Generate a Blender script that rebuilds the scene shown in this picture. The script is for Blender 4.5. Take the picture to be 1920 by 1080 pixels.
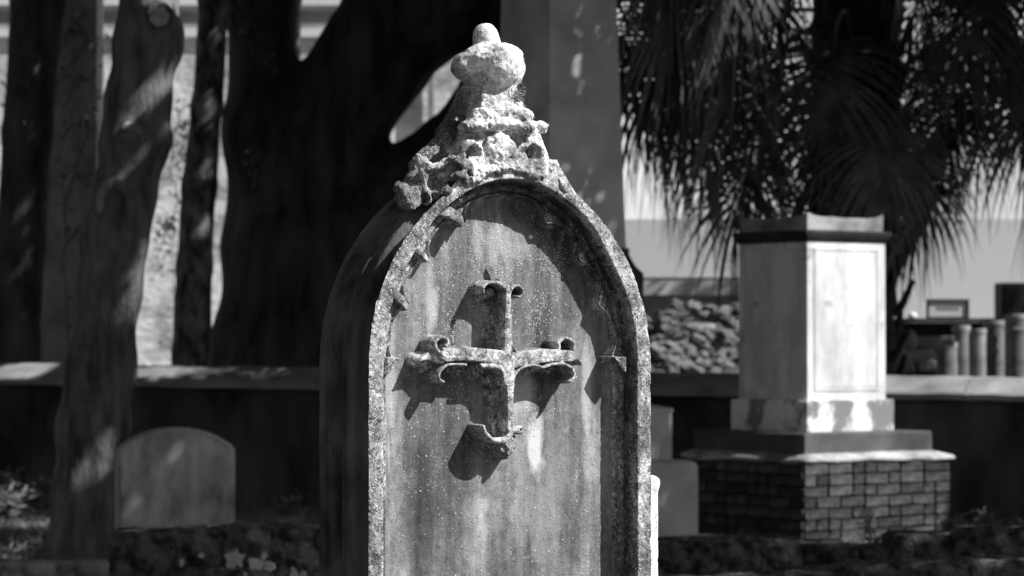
import bpy, math, random
import numpy as np
from mathutils import Vector, Matrix

for o in list(bpy.data.objects): bpy.data.objects.remove(o)
SC = bpy.context.scene
COL = SC.collection
random.seed(7)
R = math.radians

# ------------------------------------------------------------ camera, sky, sun, exposure
CAMZ = 1.15
FPX = 5333.0                      # focal length in pixels of the 1920 px wide photograph
TILT = math.atan(100 / FPX)
cd = bpy.data.cameras.new('camera')
cd.sensor_width = 36; cd.lens = 100; cd.clip_start = .1; cd.clip_end = 900
cd.dof.use_dof = True; cd.dof.focus_distance = 5.60; cd.dof.aperture_fstop = 8.0
cam = bpy.data.objects.new('camera', cd); COL.objects.link(cam)
cam.location = (0, 0, CAMZ); cam.rotation_euler = (math.pi / 2 + TILT, 0, 0)
SC.camera = cam

SUNV = Vector((.665, -.203, .717)).normalized()      # towards the sun
W = bpy.data.worlds.new('World'); SC.world = W; W.use_nodes = True
nt = W.node_tree; nt.nodes.clear()
sky = nt.nodes.new('ShaderNodeTexSky'); sky.sky_type = 'NISHITA'; sky.sun_disc = False
sky.sun_elevation = math.asin(SUNV.z)
sky.sun_rotation = math.atan2(SUNV.x, SUNV.y)
bw = nt.nodes.new('ShaderNodeRGBToBW')                # the photograph is black and white
bg = nt.nodes.new('ShaderNodeBackground'); bg.inputs['Strength'].default_value = .058
wo = nt.nodes.new('ShaderNodeOutputWorld')
nt.links.new(sky.outputs[0], bw.inputs[0]); nt.links.new(bw.outputs[0], bg.inputs[0]); nt.links.new(bg.outputs[0], wo.inputs[0])
sd = bpy.data.lights.new('sun', 'SUN'); sd.energy = 5.0; sd.angle = R(.5); sd.color = (1, 1, 1)
sun = bpy.data.objects.new('sun', sd); COL.objects.link(sun)
sun.rotation_euler = SUNV.to_track_quat('Z', 'Y').to_euler()
SC.view_settings.view_transform = 'Standard'; SC.view_settings.look = 'None'
SC.view_settings.gamma = 1; SC.view_settings.use_curve_mapping = False
SC.view_settings.exposure = .55

# ------------------------------------------------------------ helpers
def ray(px, py):
    cx = (px - 960) / FPX; cy = (540 - py) / FPX
    cp, sp = math.cos(TILT), math.sin(TILT)
    return (cx, cp - sp * cy, sp + cp * cy)
def P(px, py, Y):
    x, y, z = ray(px, py); s = Y / y
    return Vector((x * s, Y, CAMZ + z * s))
def link(o, parent=None):
    COL.objects.link(o)
    if parent: o.parent = parent
    return o
def np_mesh(name, V, F, mat=None, smooth=True):
    """V (n,3); F list of arrays (m,k)"""
    V = np.asarray(V, dtype=np.float32)
    if not isinstance(F, (list, tuple)): F = [F]
    F = [np.asarray(f, dtype=np.int32) for f in F if len(f)]
    me = bpy.data.meshes.new(name)
    me.vertices.add(len(V)); me.vertices.foreach_set('co', V.ravel())
    nl = sum(f.size for f in F); npoly = sum(len(f) for f in F)
    me.loops.add(nl); me.polygons.add(npoly)
    me.loops.foreach_set('vertex_index', np.concatenate([f.ravel() for f in F]))
    starts = []; s = 0
    for f in F:
        k = f.shape[1]; starts.append(s + np.arange(len(f)) * k); s += f.size
    me.polygons.foreach_set('loop_start', np.concatenate(starts).astype(np.int32))
    me.polygons.foreach_set('use_smooth', np.full(npoly, smooth))
    me.update(calc_edges=True); me.validate()
    if mat: me.materials.append(mat)
    return me
def obj(name, me, parent=None, kind=None, label=None):
    o = bpy.data.objects.new(name, me); link(o, parent)
    if kind: o['kind'] = kind
    if label: o['label'] = label
    return o
def thing(name, label, cat, loc=(0, 0, 0), rotz=0, group=None):
    o = bpy.data.objects.new(name, None); link(o)
    o.location = loc; o.rotation_euler = (0, 0, rotz); o.empty_display_size = .2
    return tag(o, label, cat, group)
def tag(o, label, cat, group=None):
    o['label'] = label; o['category'] = cat
    if group: o['group'] = group
    return o

_rs = np.random.RandomState(3)
_T = _rs.rand(64, 64, 64).astype(np.float32) * 2 - 1
def vn(x, y, z):
    x = np.asarray(x, dtype=np.float64); y = np.asarray(y, dtype=np.float64); z = np.asarray(z, dtype=np.float64)
    x, y, z = np.broadcast_arrays(x, y, z)
    xi = np.floor(x).astype(int); yi = np.floor(y).astype(int); zi = np.floor(z).astype(int)
    fx = x - xi; fy = y - yi; fz = z - zi
    fx = fx * fx * (3 - 2 * fx); fy = fy * fy * (3 - 2 * fy); fz = fz * fz * (3 - 2 * fz)
    x0 = xi & 63; x1 = (xi + 1) & 63; y0 = yi & 63; y1 = (yi + 1) & 63; z0 = zi & 63; z1 = (zi + 1) & 63
    a = _T[x0, y0, z0] * (1 - fx) + _T[x1, y0, z0] * fx
    b = _T[x0, y1, z0] * (1 - fx) + _T[x1, y1, z0] * fx
    c = _T[x0, y0, z1] * (1 - fx) + _T[x1, y0, z1] * fx
    d = _T[x0, y1, z1] * (1 - fx) + _T[x1, y1, z1] * fx
    return (a * (1 - fy) + b * fy) * (1 - fz) + (c * (1 - fy) + d * fy) * fz
def fbm(x, y, z, s, oct=3):
    r = 0; a = 1.; t = 0
    for i in range(oct):
        r = r + a * vn(x * s + 17.3 * i, y * s + 5.1 * i, z * s + 9.7 * i); t += a; a *= .5; s *= 2.07
    return r / t
def sstep(a, b, x):
    t = np.clip((x - a) / (b - a), 0, 1); return t * t * (3 - 2 * t)

def surface_nets(F, org, h):
    nx, ny, nz = F.shape
    S = F < 0
    C = [S[i:nx-1+i, j:ny-1+j, k:nz-1+k] for i in (0, 1) for j in (0, 1) for k in (0, 1)]
    cnt = sum(c.astype(np.int8) for c in C)
    act = (cnt > 0) & (cnt < 8)
    idx = np.full(act.shape, -1, dtype=np.int64)
    cells = np.argwhere(act); idx[act] = np.arange(len(cells))
    acc = np.zeros((len(cells), 3)); n = np.zeros(len(cells))
    corners = [(i, j, k) for i in (0, 1) for j in (0, 1) for k in (0, 1)]
    vals = {c: F[cells[:, 0] + c[0], cells[:, 1] + c[1], cells[:, 2] + c[2]] for c in corners}
    for c in corners:
        for ax in range(3):
            if c[ax] == 0:
                d = list(c); d[ax] = 1; d = tuple(d)
                a, b = vals[c], vals[d]
                m = (a < 0) != (b < 0)
                t = np.where(m, a / np.where(m, a - b, 1), 0)
                p = np.tile(np.array(c, dtype=float), (len(cells), 1)); p[:, ax] += t
                acc[m] += p[m]; n[m] += 1
    V = (cells + acc / n[:, None]) * h + np.array(org)
    Q = []
    for ax in range(3):
        a1, a2 = [(1, 2), (2, 0), (0, 1)][ax]
        sl0 = [slice(None)] * 3; sl1 = [slice(None)] * 3
        sl0[ax] = slice(0, -1); sl1[ax] = slice(1, None)
        A, B = S[tuple(sl0)], S[tuple(sl1)]
        E = np.argwhere(A != B)
        ok = (E[:, a1] > 0) & (E[:, a2] > 0) & (E[:, a1] < F.shape[a1]-1) & (E[:, a2] < F.shape[a2]-1)
        E = E[ok]
        fl = A[E[:, 0], E[:, 1], E[:, 2]]
        def g(o1, o2):
            e = E.copy(); e[:, a1] += o1; e[:, a2] += o2
            return idx[e[:, 0], e[:, 1], e[:, 2]]
        q = np.stack([g(-1, -1), g(0, -1), g(0, 0), g(-1, 0)], 1)
        q[~fl] = q[~fl][:, ::-1]
        Q.append(q)
    return V, np.concatenate(Q)
def grid3(lo, hi, h):
    ax = [np.arange(lo[i], hi[i] + h, h) for i in range(3)]
    return np.meshgrid(*ax, indexing='ij')
def smin(a, b, k):
    t = np.clip(.5 + .5 * (b - a) / k, 0, 1)
    return b * (1 - t) + a * t - k * t * (1 - t)
def capsule(X, Y, Z, a, b, ra, rb):
    a = np.array(a, float); b = np.array(b, float); d = b - a
    t = np.clip(((X - a[0]) * d[0] + (Y - a[1]) * d[1] + (Z - a[2]) * d[2]) / max(d @ d, 1e-12), 0, 1)
    return np.sqrt((X - a[0] - t * d[0])**2 + (Y - a[1] - t * d[1])**2 + (Z - a[2] - t * d[2])**2) - (ra + (rb - ra) * t)
def ellip(X, Y, Z, c, r, rot=0.0):
    """ellipsoid, rot about the y (depth) axis"""
    x = X - c[0]; y = Y - c[1]; z = Z - c[2]
    if rot:
        ca, sa = math.cos(rot), math.sin(rot); x, z = ca * x + sa * z, -sa * x + ca * z
    k = np.sqrt((x / r[0])**2 + (y / r[1])**2 + (z / r[2])**2)
    return (k - 1) * min(r)

class MB:
    """collects boxes, tubes and strips into one mesh"""
    def __init__(s): s.v = []; s.f = {3: [], 4: []}; s.n = 0
    def add(s, V, F):
        V = np.asarray(V, float); s.v.append(V)
        for f in F: s.f.setdefault(len(f), []).append([i + s.n for i in f])
        s.n += len(V)
    def box(s, lo, hi, top=None, bev=0):
        x0, y0, z0 = lo; x1, y1, z1 = hi
        tx, ty = top or (0, 0)
        V = [(x0, y0, z0), (x1, y0, z0), (x1, y1, z0), (x0, y1, z0), (x0+tx, y0+ty, z1), (x1-tx, y0+ty, z1), (x1-tx, y1-ty, z1), (x0+tx, y1-ty, z1)]
        s.add(V, [(0, 3, 2, 1), (4, 5, 6, 7), (0, 1, 5, 4), (1, 2, 6, 5), (2, 3, 7, 6), (3, 0, 4, 7)])
    def tube(s, pts, rad, n=8, cap=True):
        pts = [Vector(p) for p in pts]; m = len(pts)
        if not hasattr(rad, '__len__'): rad = [rad] * m
        V = []; up = Vector((0, 0, 1))
        for i, p in enumerate(pts):
            t = (pts[min(i+1, m-1)] - pts[max(i-1, 0)]).normalized()
            a = t.orthogonal().normalized() if i == 0 else (pa - t * pa.dot(t)).normalized()
            pa = a; b = t.cross(a)
            for k in range(n):
                an = 2 * math.pi * k / n
                V.append(p + (a * math.cos(an) + b * math.sin(an)) * rad[i])
        F = [(i*n+k, i*n+(k+1) % n, (i+1)*n+(k+1) % n, (i+1)*n+k) for i in range(m-1) for k in range(n)]
        if cap: F.append(tuple(range(n-1, -1, -1))); F.append(tuple((m-1)*n+k for k in range(n)))
        s.add([tuple(v) for v in V], F)
    def strip(s, pts, wid, side):
        V = []; m = len(pts)
        for i, p in enumerate(pts):
            sv = side[i] if isinstance(side, list) else side
            V += [tuple(p - sv * wid[i]), tuple(p + sv * wid[i])]
        s.add(V, [(2*i, 2*i+1, 2*i+3, 2*i+2) for i in range(m-1)])
    def mesh(s, name, mat, smooth=False):
        V = np.concatenate(s.v)
        return np_mesh(name, V, [np.array(f) for f in s.f.values() if len(f)], mat, smooth)

# ------------------------------------------------------------ materials (black and white picture: neutral colours)
class NG:
    def __init__(s, name, rough=.85, spec=.3):
        s.m = bpy.data.materials.new(name); s.m.use_nodes = True; s.t = s.m.node_tree
        s.b = s.t.nodes['Principled BSDF']; s.b.inputs['Roughness'].default_value = rough
        s.b.inputs['Specular IOR Level'].default_value = spec
        s.tc = s.t.nodes.new('ShaderNodeTexCoord')
    def l(s, a, b): s.t.links.new(a, b)
    def map(s, sc=(1, 1, 1), loc=(0, 0, 0)):
        n = s.t.nodes.new('ShaderNodeMapping'); s.l(s.tc.outputs['Object'], n.inputs[0])
        n.inputs['Scale'].default_value = sc; n.inputs['Location'].default_value = loc; return n.outputs[0]
    def noise(s, scale, detail=4, sc=(1, 1, 1), loc=(0, 0, 0), rough=.6, dist=0):
        n = s.t.nodes.new('ShaderNodeTexNoise'); s.l(s.map(sc, loc), n.inputs['Vector'])
        n.inputs['Scale'].default_value = scale; n.inputs['Detail'].default_value = detail
        n.inputs['Roughness'].default_value = rough; n.inputs['Distortion'].default_value = dist
        return n.outputs['Fac']
    def voro(s, scale, sc=(1, 1, 1), loc=(0, 0, 0), feature='F1', rnd=1):
        n = s.t.nodes.new('ShaderNodeTexVoronoi'); s.l(s.map(sc, loc), n.inputs['Vector'])
        n.feature = feature; n.inputs['Scale'].default_value = scale; n.inputs['Randomness'].default_value = rnd
        return n
    def rng(s, x, a, b, c=0, d=1):
        n = s.t.nodes.new('ShaderNodeMapRange'); n.inputs[1].default_value = a; n.inputs[2].default_value = b
        n.inputs[3].default_value = c; n.inputs[4].default_value = d; s.l(x, n.inputs[0]); return n.outputs[0]
    def math(s, op, a, b=0.):
        n = s.t.nodes.new('ShaderNodeMath'); n.operation = op
        for i, v in enumerate((a, b)):
            if isinstance(v, (int, float)): n.inputs[i].default_value = v
            else: s.l(v, n.inputs[i])
        return n.outputs[0]
    def mix(s, f, a, b):
        n = s.t.nodes.new('ShaderNodeMix'); n.data_type = 'FLOAT'
        for i, v in ((0, f), (2, a), (3, b)):
            if isinstance(v, (int, float)): n.inputs[i].default_value = v
            else: s.l(v, n.inputs[i])
        return n.outputs[0]
    def attr(s, name):
        n = s.t.nodes.new('ShaderNodeAttribute'); n.attribute_name = name; return n.outputs['Fac']
    def objrand(s):
        return s.t.nodes.new('ShaderNodeObjectInfo').outputs['Random']
    def out(s, v, bump=None, bs=.5, bd=.01):
        s.l(v, s.b.inputs['Base Color'])
        if bump is not None:
            n = s.t.nodes.new('ShaderNodeBump'); n.inputs['Strength'].default_value = bs; n.inputs['Distance'].default_value = bd
            s.l(bump, n.inputs['Height']); s.l(n.outputs[0], s.b.inputs['Normal'])
        return s.m

def m_simple(name, lo, hi, scale=6, sc=(1, 1, 1), a=.35, b=.65, bump=.5, bd=.01, bscale=None, rough=.85, spec=.3, orand=0, detail=6):
    g = NG(name, rough, spec)
    v = g.rng(g.noise(scale, detail, sc), a, b, lo, hi)
    if orand: v = g.math('MULTIPLY', v, g.rng(g.objrand(), 0, 1, 1 - orand, 1 + orand))
    bn = g.noise(bscale or scale * 5, 5, sc)
    return g.out(v, bn, bump, bd)

def m_marble(name, lo, hi, spk=.5, dark=0.0, spots=False, stain_sun=False, grain=1.0, dkf=1.0, fn=.2):
    g = NG(name, .8, .25)
    st = g.noise(16, 5, (1, 1, .09), (3, 1, 2), .55)
    st2 = g.noise(45, 4, (1, 1, .05), (1, 7, 2), .6)
    cl = g.noise(7, 5, (1, 1, .6), (8, 2, 1))
    v = g.rng(st, .3, .7, lo, hi)
    v = g.math('MULTIPLY', v, g.rng(st2, .3, .7, .78, 1.22))
    v = g.math('MULTIPLY', v, g.rng(cl, .3, .7, .55, 1.45))
    v = g.math('MULTIPLY', v, g.rng(g.noise(110, 4, (1, 1, .25), (6, 2, 2), .65), .3, .7, .80, 1.20))
    v = g.math('MULTIPLY', v, g.rng(g.noise(75, 4, (1, 1, .8), (3, 3, 9), .7), .35, .65, .80, 1.2))
    v = g.math('MULTIPLY', v, g.rng(g.noise(260, 4, rough=.7), .35, .65, 1 - fn, 1 + fn))
    if stain_sun:
        v = g.mix(g.attr('stain_sun'), v, .62 if fn < .39 or fn > .5 else .8)
        v = g.math('MULTIPLY', v, g.rng(g.attr('grime_shade'), 0, 1, 1, .22))
    # granular lichen speckle
    vo = g.voro(300); vo2 = g.voro(150, loc=(2, 5, 1))
    sp = g.rng(vo.outputs['Distance'], .2, .42, 1, 0)
    sp2 = g.rng(vo2.outputs['Distance'], .12, .36, 1, 0)
    cr = g.t.nodes.new('ShaderNodeSeparateColor'); g.l(vo.outputs['Color'], cr.inputs[0])
    cr2 = g.t.nodes.new('ShaderNodeSeparateColor'); g.l(vo2.outputs['Color'], cr2.inputs[0])
    if fn > .3: v = g.math('MULTIPLY', v, g.rng(cr2.outputs[2], 0, 1, 1 - fn * .9, 1 + fn * .9))
    dens = g.rng(g.noise(5, 4, (1, 1, .6), (4, 4, 1)), .38, .68, 0, 1)
    if stain_sun: dens = g.math('MAXIMUM', g.math('MULTIPLY', dens, .3), g.attr('speck'))
    else: dens = g.math('ADD', g.math('MULTIPLY', dens, .6), .35)
    dens = g.math('MULTIPLY', dens, g.rng(g.noise(22, 5, (1, 1, .7), (2, 6, 5), .7), .42, .60, .05, 1.35))
    m1 = g.math('LESS_THAN', cr.outputs[0], g.math('MULTIPLY', dens, .85))
    m2 = g.math('LESS_THAN', cr2.outputs[0], g.math('MULTIPLY', dens, .40))
    k = g.math('MAXIMUM', g.math('MULTIPLY', sp, m1), g.math('MULTIPLY', sp2, m2))
    dk = g.math('MULTIPLY', g.math('GREATER_THAN', cr.outputs[1], g.rng(dens, 0, 1, .95, .72)), g.rng(vo.outputs['Distance'], .25, .5, 1, 0))
    v = g.mix(g.math('MULTIPLY', dk, .75 * dkf), v, .03)
    v = g.mix(g.math('MULTIPLY', k, spk), v, .82)
    if dark:
        dn = g.rng(g.noise(9, 6, (1, 1, .5), (5, 9, 3), .7), .60 - dark * .3, .74 - dark * .3, 0, 1)
        v = g.mix(g.math('MULTIPLY', dn, .85), v, .03)
    hgt = g.math('ADD', g.math('MULTIPLY', k, 1.0 * grain), g.math('MULTIPLY', g.noise(160, 4), .5))
    hgt = g.math('SUBTRACT', hgt, g.math('MULTIPLY', dk, .7))
    if spots:
        v3 = g.voro(11, (1, .05, 1), (2.2, 0, 4.4)); c3 = g.t.nodes.new('ShaderNodeSeparateColor'); g.l(v3.outputs['Color'], c3.inputs[0])
        q = g.math('MULTIPLY', g.math('LESS_THAN', c3.outputs[0], .22), g.rng(g.math('ADD', v3.outputs['Distance'], g.rng(g.noise(120), .3, .7, -.03, .03)), .05, .075, 1, 0))
        v = g.mix(q, v, .85); hgt = g.math('ADD', hgt, q)
    return g.out(v, hgt, .7, .0016)

M = {}
M['panel'] = m_marble('stained_marble', .06, .27, .62, 0, True, True, dkf=.35)
M['rim'] = m_marble('lichen_marble', .13, .40, .9, .34, False, True, 1.8, 1, .65)
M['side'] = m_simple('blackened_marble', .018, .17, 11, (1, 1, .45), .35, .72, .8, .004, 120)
M['finial'] = m_marble('pale_lichen_marble', .50, .80, .85, .36, False, True, 2.4, 1, .4)
M['bracket'] = m_marble('clean_marble', .7, .85, .5, 0, False)

# ------------------------------------------------------------ main headstone (local frame: x = along the face, y = into the stone, z up)
HA = R(32)
HO = Vector((-.007, 5.63, 0))
HU = Vector((math.cos(HA), math.sin(HA), 0)); HN = Vector((math.sin(HA), -math.cos(HA), 0))
UC = .0136
def FL(px, py, w=0.):
    x, y, z = ray(px, py)
    s = (HO.x * HN.x + HO.y * HN.y + w) / (x * HN.x + y * HN.y)
    X, Y, Z = x * s, y * s, CAMZ + z * s
    return ((X - HO.x) * HU.x + (Y - HO.y) * HU.y, Z)
head = thing('gothic_headstone', 'tall lichen-speckled Gothic arched headstone with carved cross and broken finial, in sharp focus', 'headstone', HO, HA)

Z0, CC, RI, HWI, RW = 1.105, .0796, .3756, .296, .033
def d_in(u, z):
    u = u - UC
    a = np.where(z > Z0, RI - np.sqrt((u + CC)**2 + (z - Z0)**2), HWI - u)
    b = np.where(z > Z0, RI - np.sqrt((-u + CC)**2 + (z - Z0)**2), HWI + u)
    k = .045 * sstep(1.30, 1.42, z) + 1e-6
    return smin(a, b, k) + .25 * k
def hw_out(z):
    arc = np.sqrt(np.maximum((RI + RW)**2 - np.maximum(z - Z0, 0)**2, 0)) - CC
    og = np.interp(z, [1.43, 1.445, 1.461, 1.476, 1.492, 1.52], [.10, .149, .137, .125, .113, .10])
    return np.where(z < Z0, HWI + RW, np.maximum(arc, og))
zz = np.concatenate([np.linspace(0, .60, 26)[:-1], np.arange(.60, 1.5151, .0013)])
NT = 520
tt = np.linspace(-1, 1, NT)
ZG = np.repeat(zz[:, None], NT, 1)
UG = UC + hw_out(zz)[:, None] * tt[None, :]
D = d_in(UG, ZG)
prof_d = [-.05, -.001, .0005, .0025, .0065, .008, .011, .015, .019, .023, .0255, .0285, .031, .040, .05]
prof_h = [0, 0, -.004, -.028, -.039, -.040, -.033, -.0295, -.0295, -.033, -.043, -.0475, -.0525, -.0595, -.060]
H = np.interp(D + .0012 * fbm(UG, ZG, 0, 40, 3), prof_d, prof_h)
part = np.zeros(H.shape, int)               # 0 moulding, 1 panel, 2 cross, 10.. cusps
part[D > .030] = 1
# cusps
phi = np.arctan2(ZG - Z0, np.abs(UG - UC) + CC)
tips = [(874, 418, .020), (808, 484, .008), (770, 570, .005)]
cusp_id = 10
for px, py, wd in tips:
    tu, tz = FL(px, py, -.03)
    for sgn in (1,):
        cu = UC + sgn * abs(tu - UC)
        dt = float(d_in(np.array(cu), np.array(tz))); pt = math.atan2(tz - Z0, abs(cu - UC) + CC)
        al = (phi - pt) * (RI - D)                  # metres along the arch
        al = al + .05 * np.maximum(D, 0)
        wl = .007 + (wd + .010) * np.clip(1 - D / dt, 0, 1)**.75 + .006 * np.exp(-((D - dt + .008) / .006)**2)
        m = (D > .018) & (D < dt + .004) & (np.sign(UG - UC) == sgn) & (ZG > Z0 - .02)
        e = np.abs(al) + .002 * fbm(UG, ZG, 3, 70, 2)
        dome = 1 - np.clip(np.maximum(e / wl, 0), 0, 1)**4
        tipf = 1 - sstep(dt - .003, dt + .002, D)
        hh = -.060 + (.045 if sgn < 0 else .022) * sstep(0, .25, dome) * tipf * sstep(.016, .024, D)
        mm = m & (hh > H); H = np.where(mm, hh, H)
        part[m & (hh > -.057) & (D > .0275)] = cusp_id
        cusp_id += 1
# foiled order between the cusps: scalloped plate with a raised edge fillet
def pd_of(px, py):
    tu, tz = FL(px, py, -.03); du_ = abs(tu - UC)
    return math.atan2(tz - Z0, du_ + CC), float(d_in(np.array(UC + du_), np.array(tz)))
knots = [(0.0, .052)] + sorted(pd_of(a, b) for a, b, c in tips) + [(1.37, .040)]
sc_edge = np.full(H.shape, .03); pw_ = np.where(UG > UC, 1.8, 5.0)
for (pa, da), (pb, db) in zip(knots[:-1], knots[1:]):
    m = (phi >= pa) & (phi <= pb); x = (phi - pa) / (pb - pa)
    e = .031 + np.where(x < .5, (da - .029) * (1 - 2 * x)**pw_, (db - .029) * (2 * x - 1)**pw_)
    sc_edge = np.where(m, e, sc_edge)
q = sc_edge - D + .0012 * fbm(UG, ZG, 9, 80, 2)
plate = -.060 + .024 * sstep(0, .003, q) + .007 * np.exp(-((q - .0045) / .0024)**2)
m = (ZG > Z0) & (D > .026) & (q > 0) & (plate > H)
H = np.where(m, plate, H); part[m & (D > .0285)] = 0
# capitals at the springing
for sgn in (-1, 1):
    s = (UG - UC) * sgn
    top, bot = 1.121, 1.083
    t = np.clip((ZG - bot) / (top - bot), 0, 1)
    reach = .022 + .036 * t**.8
    m = (D > .019) & (D < reach) & (ZG < top) & (ZG > bot) & (s > 0)
    hh = -.058 + (.036 if sgn < 0 else .047) * sstep(0, .006, reach - D) * (1 - sstep(top - .003, top, ZG)) * sstep(bot, bot + .004, ZG)
    mm = m & (hh > H); H = np.where(mm, hh, H); part[mm & (D > .026)] = cusp_id; cusp_id += 1
# cross relief, strokes traced on the stone's own plane
def pl_dist(pts, wts):
    best = np.full(H.shape, 9.); bw_ = np.zeros(H.shape)
    Q = [FL(a, b, -.004) for a, b in pts]
    us = [q[0] for q in Q]; zs = [q[1] for q in Q]
    pad = .03
    r = np.where((zz > min(zs) - pad) & (zz < max(zs) + pad))[0]; r0, r1 = r[0], r[-1] + 1
    u, z = UG[r0:r1], ZG[r0:r1]; b = best[r0:r1]
    for i in range(len(Q) - 1):
        ax, ay = Q[i]; bx, by = Q[i+1]; dx, dy = bx - ax, by - ay
        t = np.clip(((u - ax) * dx + (z - ay) * dy) / (dx*dx + dy*dy), 0, 1)
        dd = np.hypot(u - ax - t*dx, z - ay - t*dy) - (wts[i] + (wts[i+1] - wts[i]) * t)
        b[:] = np.minimum(b, dd)
    return best
def curve(pts, n=5):
    out = []
    for i in range(len(pts) - 1):
        p0 = pts[max(i-1, 0)]; p1 = pts[i]; p2 = pts[i+1]; p3 = pts[min(i+2, len(pts)-1)]
        for k in range(n):
            t = k / n
            out.append(tuple(.5 * (2*p1[j] + (p2[j]-p0[j])*t + (2*p0[j]-5*p1[j]+4*p2[j]-p3[j])*t*t + (-p0[j]+3*p1[j]-3*p2[j]+p3[j])*t**3) for j in (0, 1)))
    out.append(pts[-1]); return out
def stroke(pts, w, top, edge=.0022, smooth=True, rnd=.25, pid=2):
    global H
    w = [x / 1000 for x in (w if isinstance(w, list) else [w] * len(pts))]
    if smooth and len(pts) > 2:
        cv = curve(pts); ww = list(np.interp(np.linspace(0, len(pts)-1, len(cv)), range(len(pts)), w))
    else: cv, ww = pts, w
    d = pl_dist(cv, ww) + .0010 * wob
    hh = -.060 + (top + .060) * (1 - sstep(-edge, 0, d)) * (1 - rnd * np.exp(d / .004) * .35)
    m = (d < 0) & (hh > H)
    H = np.where(m, hh, H); part[m & (hh > -.0585) & (D > .0275)] = pid
wob = fbm(UG, ZG, 5, 90, 3)
# left-hand cusps: hooked leaves springing from the moulding
for pts_, w_ in (([(818, 388), (846, 396), (866, 410), (872, 420)], [17, 16, 13, 8]), ([(752, 446), (776, 458), (797, 474), (806, 488)], [16, 15, 12, 7]), ([(724, 540), (744, 550), (762, 566), (768, 578)], [13, 13, 11, 7])):
    stroke(pts_, w_, -.014, .004, pid=cusp_id); cusp_id += 1
# lower leaf lobes, then the ridge and scrolls
for (x, y, r, t) in [(905, 700, 15, -.032), (935, 710, 15, -.032), (876, 696, 14, -.030), (850, 692, 12, -.028), (935, 735, 10, -.045), (938, 765, 9, -.046),
                     (938, 575, 13, -.040), (936, 625, 12, -.040), (1006, 692, 14, -.034), (1045, 692, 13, -.034), (975, 700, 10, -.045),
                     (850, 672, 13, -.04), (810, 678, 12, -.030), (1082, 672, 12, -.028), (952, 838, 13, -.038)]:
    stroke([(x, y), (x+1, y+1)], r, t, .006, False)
for (x, y, rr_, t) in [(842, 658, 13, -.026), (862, 662, 10, -.024), (1062, 652, 12, -.026), (930, 548, 14, -.026), (922, 556, 10, -.030), (968, 556, 9, -.03), (955, 836, 19, -.024), (968, 822, 14, -.018), (935, 832, 13, -.026), (962, 856, 10, -.030), (812, 690, 11, -.032), (1078, 690, 12, -.030)]:
    stroke([(x, y), (x+1, y+1)], rr_, t, .006, False)
stroke([(955, 676), (952, 620), (948, 560)], [24, 17, 17], -.040, .006)
stroke([(800, 676), (860, 680), (950, 682), (1040, 680), (1088, 678)], [16, 22, 24, 20, 14], -.036, .006)
stroke([(955, 676), (954, 740), (952, 815)], [24, 17, 15], -.040, .006)
stroke([(955, 690), (954, 640), (953, 600), (954, 560), (953, 538)], [16, 12, 10, 9, 8], -.004, .003)
stroke([(953, 545), (945, 525), (937, 503)], [5, 4, 1.5], -.051)
stroke([(950, 536), (958, 522), (962, 530)], [3, 3, 3], -.053)
stroke([(952, 542), (938, 531), (921, 530), (910, 538), (910, 549)], [6, 6, 5, 4.5, 4], -.006)
stroke([(957, 566), (960, 548), (966, 538), (977, 536), (984, 546), (979, 556), (971, 555)], 4.4, -.006)
stroke([(961, 590), (960, 630), (967, 655), (984, 671), (1005, 674)], 3.4, -.004)
stroke([(838, 667), (880, 664), (930, 669), (957, 676), (985, 673), (1030, 667), (1074, 668)], [15, 16, 17, 20, 18, 16, 14], -.005, .0035)
stroke([(862, 670), (840, 670), (822, 657), (818, 642), (829, 632), (841, 639), (838, 648)], 5.6, -.003)
stroke([(836, 676), (812, 668), (794, 676)], [9, 10, 4], -.014)
stroke([(875, 684), (845, 684), (829, 694), (825, 709), (833, 716)], 4.6, -.004)
stroke([(905, 686), (932, 687), (945, 697), (950, 718)], 7, -.004)
stroke([(1035, 666), (1050, 655), (1050, 642), (1063, 634), (1077, 642), (1078, 656)], 5.4, -.004)
stroke([(1068, 666), (1088, 672), (1097, 684)], [8, 8, 3], -.012)
stroke([(963, 728), (967, 704), (982, 689), (1003, 684), (1021, 689), (1034, 684), (1058, 682), (1075, 692), (1079, 706), (1071, 716)], 5, -.004)
stroke([(957, 676), (958, 720), (958, 760), (959, 803)], [16, 12, 11, 12], -.004, .004)
stroke([(963, 808), (950, 824), (928, 826), (913, 813), (908, 800)], [8, 7.5, 7, 6, 5.5], -.003)
stroke([(966, 806), (981, 806)], [8, 11], -.010)
stroke([(955, 826), (966, 838), (962, 852)], [10, 12, 6], -.018)
# a little sinking inside the eyes of the scrolls
for (x, y, r) in [(829, 641, 3), (975, 546, 3.5), (1065, 645, 5), (980, 806, 2.5)]:
    d = pl_dist([(x, y), (x+.5, y)], [r/1000]*2); H = np.where(d < 0, np.minimum(H, -.03), H)
# weathering
wn = fbm(UG, ZG, 2, 30, 4); fine = fbm(UG, ZG, 7, 260, 2)
rimm = np.clip(1 - D / .004, 0, 1)
H = H + .0009 * wn + .0004 * fine * (part != 1) + .00025 * fine
chip = np.clip(fbm(UG + .01 * fbm(UG, ZG, 2, 17, 2), ZG + .012 * fbm(UG, ZG, 6, 13, 2), 11, 73, 4) - .12, 0, 1)
edge = np.exp(-((hw_out(zz)[:, None] - np.abs(UG - UC)) / .004)**2) + .8 * np.exp(-(np.abs(D) / .003)**2)
H -= .007 * chip * edge
# faces by part
nr = len(zz)
vid = np.arange(nr * NT).reshape(nr, NT)
quads = np.stack([vid[:-1, :-1], vid[:-1, 1:], vid[1:, 1:], vid[1:, :-1]], -1).reshape(-1, 4)
VALL = np.stack([UG, -H, ZG], -1).reshape(-1, 3)
fp = part[:-1, :-1].reshape(-1)
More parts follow.
